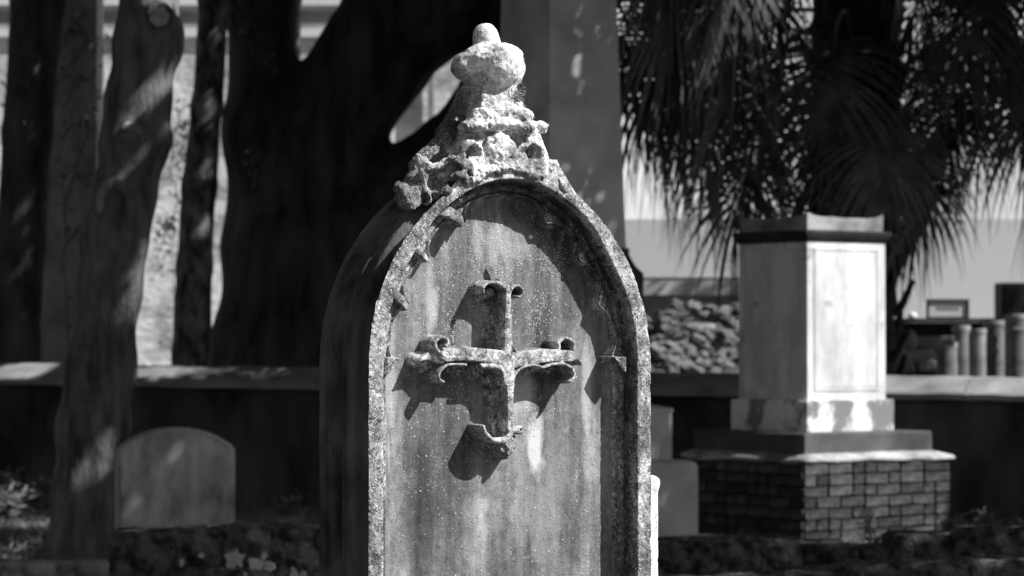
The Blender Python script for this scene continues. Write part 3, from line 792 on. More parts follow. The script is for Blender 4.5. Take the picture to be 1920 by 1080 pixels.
mb.add(V, F); obj('edge_line', mb.mesh('edge_line', M['slate']), small)

# ------------------------------------------------------------ mossy plot walls in front
M['moss'] = m_simple('mossy_stone', .015, .19, 16, a=.40, b=.68, bump=1, bd=.03, bscale=55, orand=.3)
M['mossy_lit'] = m_simple('lit_mossy_stone', .10, .40, 12, a=.35, b=.7, bump=1, bd=.02, bscale=45, orand=.3)  # paler mossy stone, the kerb's lit look put into its colour
def boulder(sx_, sy_, sz_, seed, n=14, amp=.12, p=3.2):
    V = []; F = []
    for i in range(n + 1):
        th = math.pi * i / n
        for k in range(2 * n):
            ph = math.pi * k / n
            d = np.array([math.sin(th) * math.cos(ph), math.sin(th) * math.sin(ph), math.cos(th)])
            r = (abs(d[0])**p + abs(d[1])**p + abs(d[2])**p)**(-1 / p)
            V.append(d * r)
    V = np.array(V)
    nn = 1 + amp * fbm(V[:, 0] + seed * 3.1, V[:, 1], V[:, 2], 1.6, 4) + amp * .7 * fbm(V[:, 0], V[:, 1] + seed, V[:, 2], 7, 4)
    V = V * nn[:, None] * np.array([sx_, sy_, sz_])
    m = 2 * n
    F = np.array([(i*m+k, (i+1)*m+k, (i+1)*m+(k+1) % m, i*m+(k+1) % m) for i in range(n) for k in range(m)])
    return V, F
def plot_wall(name, label, rows, Y, depth, mat, seed):
    """rows: list of (px0, px1, ytop_px, height m); one stone each"""
    t = thing(name, label, 'low wall', (0, Y, 0)); rr = random.Random(seed)
    for (p0, p1, yt, hgt) in rows:
        a = P(p0, yt, Y); b = P(p1, yt, Y)
        l = (b.x - a.x) / 2
        V, F = boulder(l * 1.07, depth * rr.uniform(.9, 1.1), hgt / 2 * 1.06, rr.random() * 50, 26, .10, 9)
        o = obj('stone', np_mesh('stone', V, F, mat), t)
        o.location = ((a.x + b.x) / 2, rr.uniform(-.02, .02), a.z - hgt / 2); o.rotation_euler = (0, rr.uniform(-.02, .02), rr.uniform(-.05, .05))
    return t
rows = [(214, 330, 996, .22), (325, 430, 990, .20), (425, 512, 986, .14), (508, 600, 985, .09), (595, 700, 986, .1), (695, 830, 990, .12),
        (220, 340, 1085, .2), (335, 470, 1060, .22), (430, 520, 1040, .2), (515, 620, 1012, .2), (610, 720, 1022, .2), (700, 840, 1030, .2), (470, 700, 1085, .2), (430, 520, 1045, .14)]
lw = plot_wall('mossy_plot_wall', 'low mossy plot wall with pale plaster flakes, between small headstone and arched headstone', rows, 11.6, .16, M['moss'], 3)
mb0 = m_simple('old_plaster', .30, .48, 12, bump=.6)
rr = random.Random(8)
for (cx, cy, rx, ry) in [(440, 1052, 17, 22), (482, 1058, 20, 12), (503, 1062, 14, 9), (496, 1042, 6, 8), (450, 1076, 16, 8), (552, 1078, 8, 14), (568, 1082, 9, 12), (377, 1042, 6, 5), (340, 1056, 4, 8)]:
    c = P(cx, cy, 11.44 if cx > 430 else 11.43); n = 14; V = []
    for k in range(n):
        a = 2 * math.pi * k / n; q = 1 + .3 * rr.uniform(-1, 1)
        V.append((c.x + rx / 460 * math.cos(a) * q, 0, c.z + ry / 460 * math.sin(a) * q))
    V2 = [(x, .05, z) for x, y, z in V]; V3 = [(c.x + (x - c.x) * .85, -.006, c.z + (z - c.z) * .85) for x, y, z in V]
    mb = MB(); mb.add(V2 + V + V3, [tuple(2*n + k for k in range(n))] + [(r*n+k, r*n+(k+1) % n, (r+1)*n+(k+1) % n, (r+1)*n+k) for r in (0, 1) for k in range(n)])
    o = obj('plaster_flake', mb.mesh('plaster_flake', mb0), lw); o.location = (0, 11.435 - 11.6, 0)
rows = [(1215, 1300, 1018, .2), (1295, 1420, 1010, .17), (1415, 1500, 1012, .2), (1495, 1580, 1014, .09), (1500, 1600, 1022, .2), (1575, 1672, 1022, .10), (1590, 1680, 1048, .08), (1665, 1790, 1001, .22), (1785, 1925, 986, .20), (1915, 2080, 984, .2),
        (1200, 1330, 1068, .2), (1325, 1460, 1062, .2), (1455, 1600, 1056, .2), (1880, 2050, 1040, .2), (1770, 1890, 1042, .2)]
rwall = plot_wall('mossy_plot_wall', 'low dark mossy stone wall below the pedestal tomb, at right', rows, 13.2, .16, M['moss'], 5)
rows = [(1590, 1700, 1056, .16), (1695, 1810, 1053, .16), (1805, 1930, 1049, .16), (1925, 2060, 1048, .16), (1470, 1595, 1074, .14), (1200, 1340, 1084, .14), (1335, 1475, 1082, .14)]
plot_wall('mossy_kerb', 'nearest mossy kerb stones along the bottom right edge', rows, 11.8, .14, M['moss'], 6)
rows = [(-70, 10, 1050, .1), (5, 120, 1052, .1), (115, 208, 1050, .1)]
plot_wall('stone_kerb', 'pale stone kerb in the bottom left corner, in front of the pruned tree', rows, 13.0, .10, M['mossy_lit'], 4)

# ------------------------------------------------------------ trees
def tree_sdf(chains, Y, h, pad, namp=.02, nscale=6, k=.12, extra=None, zmin=None, ys=None):
    segs = []
    for ch in chains:
        q = []
        for e in ch:
            px, py, r = e[:3]; dy = e[3] if len(e) > 3 else 0
            p = P(px, py, Y + dy); q.append((np.array(p), r * (Y + dy) / FPX))
        for i in range(len(q) - 1): segs.append((q[i][0], q[i+1][0], q[i][1], q[i+1][1]))
    lo = np.min([np.minimum(a - ra, b - rb) for a, b, ra, rb in segs], 0) - pad; hi = np.max([np.maximum(a + ra, b + rb) for a, b, ra, rb in segs], 0) + pad
    if zmin is not None: lo[2] = zmin
    x, y, z = grid3(lo, hi, h)
    G = np.full(x.shape, 9.)
    for a, b, ra, rb in segs: G = smin(G, capsule(x, y, z, a, b, ra, rb), k)
    if extra: G = extra(G, x, y, z)
    G = G + namp * fbm(x, y, z * .35, nscale, 4)
    V, Q = surface_nets(G, lo, h)
    return V, Q
def m_bark(name, lo, hi, sc=10):
    return m_simple(name, lo, hi, sc, (1, 1, .25), .35, .68, 1, .03, sc * 5)
M['bark_dark'] = m_bark('dark_oak_bark', .018, .115, 6)
M['bark_smooth'] = m_bark('smooth_grey_bark', .05, .24, 11)
M['bark_mott'] = m_simple('mottled_bark', .03, .30, 10, (1, 1, .5), .4, .66, 1, .02, 50)
def tree(name, label, V, Q, mat):
    base = V[V[:, 2] < V[:, 2].min() + .1].mean(0)
    t = thing(name, label, 'tree', tuple(base)); me = np_mesh('trunk', V - base, Q, mat); obj('trunk', me, t); return t, base

# pruned tree
YB = 15.1
ax = [(275, -520, 40), (283, -200, 44), (281, 0, 46), (276, 80, 55), (259, 190, 54), (252, 270, 57), (233, 370, 53), (214, 450, 57), (205, 540, 54), (187, 690, 60), (175, 800, 62), (165, 930, 60), (159, 1030, 64), (158, 1085, 74)]
def stubs(G, x, y, z):
    def W3(px, py, dy): p = P(px, py, YB + dy); return (p.x, p.y, p.z)
    s = YB / FPX
    # sawn limb at the top, facing the camera
    G = smin(G, capsule(x, y, z, W3(292, 20, 0), W3(299, 30, -.26), 30*s, 25*s), .05)
    G = np.maximum(G, -(y - (YB - .25)) ) if False else G
    G = np.where(np.hypot(x - W3(300, 31, 0)[0], z - W3(300, 31, 0)[2]) < .14, np.maximum(G, (YB - .255) - y), G)
    # burr and collars
    G = smin(G, capsule(x, y, z, W3(290, 230, -.10), W3(300, 262, -.06), 20*s, 22*s), .06)
    G = smin(G, capsule(x, y, z, W3(245, 238, -.14), W3(243, 258, -.17), 15*s, 15*s), .03)
    G = -smin(-G, capsule(x, y, z, W3(240, 300, -.24), W3(236, 330, -.22), 15*s, 10*s), .05)
    # healed wound: lip and hollow
    arc = [(190, 392), (191, 365), (203, 347), (220, 344), (234, 356), (241, 385), (246, 420)]
    for i in range(len(arc) - 1): G = smin(G, capsule(x, y, z, W3(*arc[i], -.16), W3(*arc[i+1], -.16), 9*s, 9*s), .03)
    G = -smin(-G, capsule(x, y, z, W3(214, 378, -.22), W3(216, 440, -.20), 17*s, 10*s), .05)
    G = smin(G, capsule(x, y, z, W3(318, 95, -.02), W3(325, 60, 0), 14*s, 14*s), .08)
    return G
V, Q = tree_sdf([ax], YB, .012, .1, .014, 9, .10, stubs)
treeB, baseB = tree('pruned_tree', 'leaning grey tree trunk with sawn limb stubs and healed wound, left of small headstone', V, Q, M['bark_smooth'])

M['sawn'] = m_simple('sawn_wood', .25, .45, 14, bump=.4)
def disc_part(name, px, py, dy, r, mat, th=.02):
    c = P(px, py, YB + dy); rr = random.Random(3); n = 22; rad = r * YB / FPX; V = []
    for ring_, y in ((1, th), (1, 0), (.62, -.004), (.3, .002)):
        for k in range(n):
            q = rad * ring_ * (1 + .05 * math.sin(k * 1.7) + .03 * rr.uniform(-1, 1)); V.append((q * math.cos(2*math.pi*k/n), y, q * math.sin(2*math.pi*k/n)))
    F = [(i*n+k, i*n+(k+1) % n, (i+1)*n+(k+1) % n, (i+1)*n+k) for i in range(3) for k in range(n)] + [tuple(3*n+k for k in range(n))]
    mb = MB(); mb.add(V, F); o = obj(name, mb.mesh(name, mat), treeB); o.location = c - Vector(baseB); return o
disc_part('sawn_face', 299, 31, -.275, 18, M['sawn'])
M['callus'] = m_simple('pale_callus', .12, .30, 9, bump=.6)
def lip(pts, rad, dy):
    mb = MB(); q = [P(a, b, YB + dy + .03 * abs(i - (len(pts)-1)/2) / len(pts)) - Vector(baseB) for i, (a, b) in enumerate(curve(pts, 4))]
    w = [rad * YB / FPX * (.35 + .65 * math.sin(math.pi * (i + .5) / len(q))) for i in range(len(q))]
    mb.tube([tuple(v) for v in q], w, 10); o = obj('wound_lip', mb.mesh('wound_lip', M['callus'], True), treeB); return o
lip([(186, 402), (188, 370), (200, 350), (218, 343), (234, 356), (242, 388), (250, 430)], 12, -.195)
lip([(228, 246), (236, 238), (250, 240), (260, 252), (262, 268)], 11, -.205)

# great oak with forking limbs
YO = 23.0
V, Q = tree_sdf([[(520, 800, 190), (560, 700, 168), (585, 480, 150), (600, 380, 110)],
                 [(530, 430, 100), (490, 250, 66), (484, 0, 58), (480, -400, 50), (440, -800, 40)],
                 [(590, 330, 96), (690, 130, 94), (800, -30, 128), (980, -260, 120), (1250, -560, 80), (1500, -760, 50)],
                 [(660, 470, 120), (790, 350, 78), (930, 225, 80), (1020, 60, 100), (1080, -200, 90), (1100, -700, 60)],
                 [(800, -30, 100), (760, -300, 70), (640, -700, 50)]], YO, .034, .15, .05, 3.0, .20)
oak, baseO = tree('live_oak', 'massive dark oak with broad forking limbs, behind and left of the arched headstone', V, Q, M['bark_dark'])

V, Q = tree_sdf([[(405, -400, 24), (401, 0, 27), (388, 200, 29), (374, 350, 32), (364, 500, 33), (360, 660, 36), (358, 740, 42)]], 22.0, .02, .08, .015, 8, .05)
tree('slender_tree', 'slender mottled tree trunk between the pruned tree and the oak', V, Q, M['bark_mott'])
V, Q = tree_sdf([[(100, -400, 46), (70, 0, 50), (52, 250, 46), (40, 450, 44), (25, 640, 52), (20, 740, 60)]], 21.4, .02, .08, .02, 7, .05)
tree('dark_tree', 'dark leaning trunk at the far left edge', V, Q, M['bark_dark'])
V, Q = tree_sdf([[(556, -300, 11), (552, 0, 12), (548, 250, 12), (548, 740, 14)]], 26.5, .02, .08, .008, 8, .05)
tree('young_tree', 'thin pale trunk seen in the fork of the oak', V, Q, M['bark_mott'])

# grey slab added behind the left trunks in place of shade on the stucco wall
M['grey_slab'] = m_simple('grey_plaster', .13, .36, 3, (1, 1, .7), .3, .7, .5, .01, 25)  # tone of the shaded wall, reused as plain grey elsewhere
p0, p1 = P(55, 700, 28), P(180, 700, 28)
pr = thing('wall_shade_slab', 'added grey slab in place of wall shade, between dark left trunk and pruned tree', 'grey_slab', ((p0.x + p1.x) / 2, 28, .7))
hwp = (p1.x - p0.x) / 2
mb = MB(); mb.box((-hwp, 0, 0), (hwp, .45, 4.6)); obj('shade_slab', mb.mesh('shade_slab', M['grey_slab']), pr)
mb = MB(); mb.box((-hwp - .05, -.05, 4.602), (hwp + .05, .5, 4.75)); obj('shade_slab_cap', mb.mesh('shade_slab_cap', M['grey_slab']), pr)

# ------------------------------------------------------------ buildings
M['stucco'] = m_simple('sunlit_stucco', .30, .80, 1.6, (1, 1, 1.5), .36, .56, .8, .03, 9, detail=10)
M['stucco2'] = m_simple('pale_stucco', .62, .80, .5, (1, 1, 1), .3, .6, .3, .01, 12)
M['greywall'] = m_simple('grey_render', .60, .66, .3, bump=.1)
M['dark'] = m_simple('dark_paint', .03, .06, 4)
M['glass'] = NG('window_glass', .08, .5).m; M['glass'].node_tree.nodes['Principled BSDF'].inputs['Base Color'].default_value = (.03, .03, .03, 1)
Y1 = 34
b1 = thing('stucco_building', 'sunlit pale stucco building wall with a string course, seen between the tree trunks', 'building', (0, Y1, .8))
xa, xb = P(-900, 0, Y1).x, P(1010, 0, Y1).x
mb = MB(); mb.box((xa, 0, -.3), (xb, 6, 8.5)); obj('wall', mb.mesh('wall', M['stucco']), b1)
zc_ = P(0, 62, Y1).z - .8
mb = MB(); mb.box((xa - .05, -.06, zc_ - .05), (xb + .05, -.002, zc_ + .05)); obj('string_course', mb.mesh('string_course', M['stucco2']), b1)
zc_ = P(0, 5, Y1).z - .8
mb = MB(); mb.box((xa - .05, -.09, zc_ - .04), (xb + .05, -.002, zc_ + .06)); obj('string_course', mb.mesh('string_course', M['stucco2']), b1)
for px, pw in ((-100, 1600), (822, 10)):
    c = P(px, 35, Y1); hw_ = pw / 2 * Y1 / FPX; z0 = P(px, 56, Y1).z - .8 + .06; z1 = P(px, 12, Y1).z - .8 - .06
    mb = MB(); mb.box((c.x - hw_, -.03, z0), (c.x + hw_, -.003, z1)); obj('frieze', mb.mesh('frieze', M['grey_slab']), b1)
c = P(808, 0, Y1)
mb = MB(); mb.box((c.x - .035, -.12, 0), (c.x + .035, -.04, 8.4)); obj('downpipe', mb.mesh('downpipe', M['grey_slab']), b1)
for z in (2.2, 4.4, 6.6):
    mb = MB(); mb.box((c.x - .06, -.14, z), (c.x + .06, -.003, z + .06)); obj('pipe_bracket', mb.mesh('pipe_bracket', M['grey_slab']), b1)
mb = MB(); mb.box((xa - .3, -.3, 8.502), (xb + .3, 6.3, 8.8)); obj('roof', mb.mesh('roof', M['grey_slab']), b1)
Y2 = 40
b2 = thing('white_building', 'bright white rendered building glimpsed through the palm fronds', 'building', (0, Y2, .8))
xa, xb = P(1080, 0, Y2).x, P(2900, 0, Y2).x
mb = MB(); mb.box((xa, 0, -.3), (xb, 7, 9.5)); obj('wall', mb.mesh('wall', M['stucco2']), b2)
mb = MB(); mb.box((xa - .3, -.3, 9.502), (xb + .3, 7.3, 9.8)); obj('roof', mb.mesh('roof', M['grey_slab']), b2)
Y3 = 31
zt = P(0, 411, Y3).z
gw = thing('grey_garden_wall', 'smooth mid grey rendered wall behind the pots and the palm', 'wall', (0, Y3, .8))
xa, xb = P(1060, 0, Y3).x, P(2700, 0, Y3).x
mb = MB(); mb.box((xa, 0, -.3), (xb, .3, zt - .8)); obj('wall_body', mb.mesh('wall_body', M['greywall']), gw)

# white ledge and rubble
Y4 = 27
z0, z1 = P(0, 553, Y4).z, P(0, 526, Y4).z
lg = thing('white_ledge', 'white painted ledge with a thin dark rail, above the rubble', 'ledge', (0, Y4, .8))
xa, xb = P(1100, 0, Y4).x, P(1440, 0, Y4).x
mb = MB(); mb.box((xa, 0, z0 - .8), (xb, .5, z1 - .8)); obj('ledge_top', mb.mesh('ledge_top', M['stucco2']), lg)
mb = MB(); mb.box((xa + .02, .1, -.1), (xb - .02, .45, z0 - .802)); obj('ledge_base', mb.mesh('ledge_base', M['grey_slab']), lg)
mb = MB(); mb.box((xa, .3, z1 - .79), (xb, .33, z1 - .765)); 
for q in (.0, .5, .98): mb.box((xa + (xb - xa - .03) * q, .303, z1 - .798), (xa + (xb - xa - .03) * q + .025, .327, z1 - .7905))
obj('rail', mb.mesh('rail', M['dark']), lg)

M['rubble'] = m_simple('broken_stone', .12, .36, 7, a=.35, b=.65, bump=1, bd=.02, bscale=30, orand=.5)
heap = thing('rubble_heap', 'sunlit heap of broken stone and brick behind the wall, between obelisk and pedestal tomb', 'rubble', (P(1300, 700, 22.5).x, 22.5, .78))
rr = random.Random(21)
meshes = []
for i in range(8):
    V, F = boulder(1, .75, .55, i * 7 + 2, 5, .34, 6)
    meshes.append(np_mesh('stone', V, F, M['rubble'], False))
for i in range(290):
    px = rr.uniform(1170, 1420); t = rr.random()
    top = 572 + 8 * math.sin(px / 23) + (25 if px < 1230 else 0)
    py = top + (745 - top) * (i / 290)
    Yd = 23.3 - .9 * (i / 290) + rr.uniform(-.05, .05)
    p = P(px, py, Yd); s = rr.choice((.03, .04, .05, .06, .08, .10))
    o = bpy.data.objects.new('stone', rr.choice(meshes)); link(o, heap)
    o.location = (p.x - heap.location.x, p.y - 22.5, p.z - .78); o.scale = (s, s, s * rr.uniform(.5, 1)); o.rotation_euler = (rr.uniform(-.6, .6), rr.uniform(-.6, .6), rr.uniform(0, 6))
V, F = boulder(.60, .30, .30, 5, 12, .3, 2.4); o = obj('heap_core', np_mesh('heap_core', V, F, M['grey_slab']), heap); o.location = (0, 1.15, .22)

# pots, pipes, shelf and sign at the right
M['clay'] = m_simple('old_clay', .14, .30, 6, bump=.4, orand=.25)
YP = 23.0
def lathe(prof, n=24):
    V = []; 
    for r, z in prof:
        for k in range(n): V.append((r * math.cos(2*math.pi*k/n), r * math.sin(2*math.pi*k/n), z))
    F = [(i*n+k, i*n+(k+1) % n, (i+1)*n+(k+1) % n, (i+1)*n+k) for i in range(len(prof)-1) for k in range(n)]
    return V, F
pots = [(1775, 643, 20, 'shortest upright clay pipe, leftmost of the row behind the wall'), (1802, 611, 17, 'slim tall upright clay pipe with a lipped top, second from left'), (1833, 617, 16, 'narrow upright clay pipe in the middle of the row'),
        (1867, 602, 22, 'wide dark upright clay pipe, second from right'), (1908, 590, 24, 'tallest upright clay pipe with a double rim, at the right edge')]
for i, (px, py, r, lab) in enumerate(pots):
    Yp = YP + (.25 if i in (3,) else 0) - (.1 if i == 0 else 0)
    t = thing('clay_pipe', lab, 'clay pipe', (P(px, 700, Yp).x, Yp, .76), 0, 'clay pipes standing behind the wall')
    H_ = P(px, py, Yp).z - .76; rad = r * Yp / FPX
    V, F = lathe([(rad * 1.03, 0), (rad * 1.0, H_ - .05), (rad * 1.0, H_), (rad * .80, H_), (rad * .78, H_ - .5)])
    mb = MB(); mb.add(V, F); obj('pipe_body', mb.mesh('pipe_body', M['clay'], False), t)
    V, F = lathe([(rad * 1.0, H_ - .045), (rad * 1.05, H_ - .04), (rad * 1.05, H_ - .008), (rad * 1.0, H_ + .004), (rad * .82, H_ + .004)])
    mb = MB(); mb.add(V, F); obj('rim', mb.mesh('rim', M['clay']), t)
    if i == 4:
        V, F = lathe([(rad * .98, H_ - .14), (rad * 1.06, H_ - .13), (rad * 1.06, H_ - .11), (rad * .98, H_ - .10)])
        mb = MB(); mb.add(V, F); obj('rim', mb.mesh('rim', M['clay']), t)
def lying(px0, py0, px1, py1, r, lab, Yd, bell=0):
    a, b = P(px0, py0, Yd), P(px1, py1, Yd); t = thing('lying_pipe', lab, 'clay pipe', a)
    d = b - a; s = Yd / FPX; mb = MB(); mb.tube([(0, 0, 0), tuple(d * .5), tuple(d)], r * s, 16); obj('pipe_body', mb.mesh('pipe_body', M['clay'], False), t)
    if bell:
        mb = MB(); mb.tube([tuple(-d * .12), tuple(-d * .02), tuple(d * .10), tuple(d * .16)], [bell * s * .9, bell * s, bell * s * .95, r * s * 1.02], 16); obj('bell_end', mb.mesh('bell_end', M['clay']), t)
lying(1705, 640, 1788, 640, 10, 'clay pipe lying on its side with a flared end, on top of the broken pieces', 22.7, 22)
lying(1700, 668, 1752, 664, 12, 'short broken clay pipe lying beneath the flared one', 22.6)
V, F = boulder(.10, .08, .055, 3, 9, .12, 5); o = tag(obj('broken_block', np_mesh('broken_block', V, F, M['clay'], False)), 'broken clay block under the lying pipes, left', 'block'); o.location = P(1692, 688, 22.4)
V, F = boulder(.075, .08, .05, 8, 9, .12, 5); o = tag(obj('broken_block', np_mesh('broken_block', V, F, M['clay'], False)), 'broken clay block under the lying pipes, beside the short upright pipe', 'block'); o.location = P(1737, 685, 22.4)
YS = 25
sh = thing('stone_shelf', 'low stone shelf with a dark board for the shade beneath, behind the clay pipes', 'shelf', (P(1780, 0, YS).x, YS, .78))
xa, xb = P(1668, 0, YS).x - sh.location.x, P(1892, 0, YS).x - sh.location.x; zt = P(0, 597, YS).z - .78
mb = MB(); mb.box((xa, -.25, zt - .035), (xb, .3, zt)); obj('shelf_top', mb.mesh('shelf_top', M['slab']), sh)
mb = MB(); mb.box((xa + .02, .20, -.05), (xb - .02, .28, zt - .037)); obj('shelf_shade', mb.mesh('shelf_shade', M['dark']), sh)  # dark board put under the shelf for the shade there
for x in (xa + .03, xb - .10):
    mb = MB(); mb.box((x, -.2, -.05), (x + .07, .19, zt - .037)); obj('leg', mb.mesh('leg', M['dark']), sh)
s_ = YS / FPX; zt += .78
sg = thing('framed_sign', 'small dark-framed plaque with faded lettering, standing on the stone shelf', 'sign', (P(1775, 0, YS).x, YS, zt + .001))
w2 = 40 * s_; h2 = 36 * s_; fw = 5 * s_
for lo, hi in (((-w2, -.02, 0), (-w2 + fw, .01, h2)), ((w2 - fw, -.02, 0), (w2, .01, h2)), ((-w2 + fw, -.02, h2 - fw), (w2 - fw, .01, h2)), ((-w2 + fw, -.02, 0), (w2 - fw, .01, fw * .6))):
    mb = MB(); mb.box(lo, hi); obj('frame_bar', mb.mesh('frame_bar', M['dark']), sg)
mb = MB(); mb.box((-w2 + fw, -.008, fw * .6), (w2 - fw, .006, h2 - fw)); obj('plaque', mb.mesh('plaque', M['greywall']), sg)
mb = MB(); rr = random.Random(4); x = -w2 * .52
while x < w2 * .5:
    w_ = rr.uniform(.008, .016); mb.box((x, -.010, h2 * .42), (x + w_, -.0082, h2 * .42 + rr.choice((.03, .024, .034)))); x += w_ + rr.uniform(.006, .01)
obj('faded_lettering', mb.mesh('faded_lettering', M['grey_slab']), sg)
V, F = boulder(.04, .04, .03, 4, 8, .1, 2.4); o = tag(obj('white_stone', np_mesh('white_stone', V, F, M['white'])), 'small white rounded stone on the shelf, left of the plaque', 'stone'); o.location = P(1711, 592, YS)
YD = 27
t = thing('dark_cabinet', 'dark square cabinet against the grey wall at the right edge', 'cabinet', (P(1920, 0, YD).x, YD, .8))
zt2 = P(0, 530, YD).z - .8; xw = P(1876, 0, YD).x - t.location.x
mb = MB(); mb.box((xw, 0, 0), (.5, .4, zt2)); obj('cabinet_body', mb.mesh('cabinet_body', M['dark']), t)
mb = MB(); mb.box((xw + .03, -.015, .1), (.47, -.002, zt2 - .04)); obj('door', mb.mesh('door', M['dark']), t)

# ------------------------------------------------------------ palm
M['frond'] = m_simple('palm_frond', .03, .11, 8, bump=.1, rough=.5, spec=.4, orand=.3)
M['frond_dry_lit'] = m_simple('dry_lit_palm_frond', .08, .24, 8, bump=.1, rough=.55, spec=.4, orand=.3)
M['palmbark'] = m_simple('palm_bark', .012, .06, 8, (1, 1, 1), .35, .7, 1, .03, 30)
PB = Vector((P(1606, 0, 20.3).x, 20.3, .72))
palm = thing('palm_tree', 'sabal palm with dark drooping fan fronds and shaggy trunk, behind the pedestal tomb', 'palm', PB)
zt = 3.3 - PB.z
n = 28; prof = []
V = []
zsr = np.linspace(-.1, zt + .3, 60)
for z in zsr:
    for k in range(n):
        a = 2 * math.pi * k / n
        r = .255 + .05 * float(sstep(0, 1, (z - .3) / 2)) + .022 * abs(math.sin(z * 16 + a * 1.0)) + .02 * float(vn(math.cos(a) * 3, math.sin(a) * 3, z * 6))
        V.append((r * math.cos(a), r * math.sin(a), z))
F = [(i*n+k, i*n+(k+1) % n, (i+1)*n+(k+1) % n, (i+1)*n+k) for i in range(len(zsr)-1) for k in range(n)]
mb = MB(); mb.add(V, F); obj('trunk', mb.mesh('trunk', M['palmbark']), palm)
bm_ = MB(); bm_.tube([(0, 0, 0), (.05, 0, .12), (.10, 0, .27)], [.035, .03, .02], 6); boot = bm_.mesh('leaf_base', M['palmbark'])
rr = random.Random(31)
for i in range(64):
    a = i * 2.39996; z = .1 + i * (zt - .1) / 64
    o = bpy.data.objects.new('leaf_base', boot); link(o, palm); rb = .26 + .04 * z / zt
    o.location = (rb * math.cos(a), rb * math.sin(a), z); o.rotation_euler = (0, rr.uniform(-.1, .25), a); o.scale = (1, 1.1, rr.uniform(.8, 1.2))
def frond_mesh(pet, elev, droop, seed, mat, nseg=44, L0=.85):
    """fan frond: petiole arching out along +x, then a costa with long drooping segments"""
    rs = random.Random(seed); mb = MB()
    p = Vector((.1, 0, 0)); e = elev; pts = [p.copy()]; st = pet / 8
    for i in range(8): p = p + Vector((math.cos(e), 0, math.sin(e))) * st; e -= droop / 8; pts.append(p.copy())
    rad = [.018 - .009 * i / 8 for i in range(9)]
    mb.tube(pts, rad, 5)
    # costa
    cp = [p.copy()]; ce = [e]; 
    for i in range(8): p = p + Vector((math.cos(e), 0, math.sin(e))) * .055; e -= .16; cp.append(p.copy()); ce.append(e)
    mb.tube(cp, [.009 - .008 * i / 8 for i in range(9)], 4)
    for k in range(nseg):
        f = abs(k - (nseg - 1) / 2) / ((nseg - 1) / 2); side = 1 if k >= nseg / 2 else -1
        j = (1 - f) * 7.99; i = int(j); b = cp[i].lerp(cp[i+1], j - i); ee = ce[i]
        ang = side * (f**1.0) * 1.95 + rs.uniform(-.05, .05)
        fwd = Vector((math.cos(ee), 0, math.sin(ee))); lat = Vector((0, 1, 0))
        nrm = fwd.cross(lat)
        d = (fwd * math.cos(ang) + lat * math.sin(ang)).normalized()
        ln = L0 * (1.0 - .35 * f**3) * rs.uniform(.85, 1.1); q = b.copy(); P_ = [q.copy()]; n_ = 7
        dr = rs.uniform(.24, .42)
        for m in range(n_):
            q = q + d * (ln / n_); d = (d + Vector((rs.uniform(-.03, .03), rs.uniform(-.03, .03), -dr * (.35 + m / n_)))).normalized(); P_.append(q.copy())
        sd = (P_[1] - P_[0]).cross(nrm).normalized()
        sides = [ (sd + Vector((0,0,0))).normalized() ] * (n_ + 1)
        wd = [.006, .012, .014, .012, .009, .006, .0035, .001]
        mb.strip(P_, wd, sides)
    return mb.mesh('frond', mat)
FM = [frond_mesh(1.05, .75, 1.2, 1, M['frond']), frond_mesh(.95, .35, 1.1, 2, M['frond']), frond_mesh(1.1, .1, .9, 3, M['frond']), frond_mesh(.85, -.2, .8, 4, M['frond']), frond_mesh(1.2, .5, 1.4, 5, M['frond'])]
FD = [frond_mesh(.6, -.5, .7, 6, M['frond_dry_lit'], 30, .7), frond_mesh(.45, -.8, .5, 7, M['frond'], 30, .75)]
for i in range(40):
    a = i * 2.39996 + rr.uniform(-.2, .2)
    if .06 < math.cos(a) < .62 or -.42 < math.cos(a) < -.22: continue
    if i < 12: me = rr.choice(FD); z = zt - .75 + rr.uniform(-.15, .35)
    else: me = rr.choice(FM); z = zt - .45 + (i - 12) / 44 * 1.15
    o = bpy.data.objects.new('frond', me); link(o, palm)
    rb = .18
    o.location = (rb * math.cos(a), rb * math.sin(a), z); s = rr.uniform(.9, 1.12); o.scale = (s, s, s); o.rotation_euler = (rr.uniform(-.12, .12), rr.uniform(-.1, .1), a)
# second, nearer palm whose crown hangs in from the upper right and one on the left
for i, (a, z, q) in enumerate([(-1.35, zt - .15, 1.0), (-1.75, zt - .3, .95), (-1.1, zt - .35, .9)]):  # paler fronds hung in front to pass for sunlit ones
    o = bpy.data.objects.new('frond', FD[0]); link(o, palm); o.location = (.2 * math.cos(a), .2 * math.sin(a), z); o.scale = (q, q, q); o.rotation_euler = (0, 0, a)
def palm2(px, Y, zc_, lab, n, seed, base_z=0.0, arc=None):
    rr = random.Random(seed)
    b = Vector((P(px, 0, Y).x, Y, base_z)); t = thing('palm_tree', lab, 'palm', b)
    mb = MB(); mb.tube([(0, 0, -.1), (.02, 0, 1.5), (0, 0, zc_ - base_z + .1)], [.14, .12, .13], 14); obj('trunk', mb.mesh('trunk', M['palmbark']), t)
    for i in range(n):
        a = i * 2.39996 + rr.uniform(-.2, .2) if arc is None else rr.uniform(-arc, arc); me = rr.choice(FM + [FD[1]])
        o = bpy.data.objects.new('frond', me); link(o, t)
        o.location = (.05 * math.cos(a), .05 * math.sin(a), zc_ - base_z - .3 + .8 * i / n); s = rr.uniform(.85, 1.05); o.scale = (s, s, s); o.rotation_euler = (rr.uniform(-.15, .15), rr.uniform(-.1, .1), a)
palm2(2060, 19.2, 3.62, 'palm at the right edge whose dark fronds hang into the picture', 40, 3)
palm2(1105, 18.0, 3.62, 'palm hidden behind the obelisk whose fronds droop over its right side', 34, 9, arc=1.25)

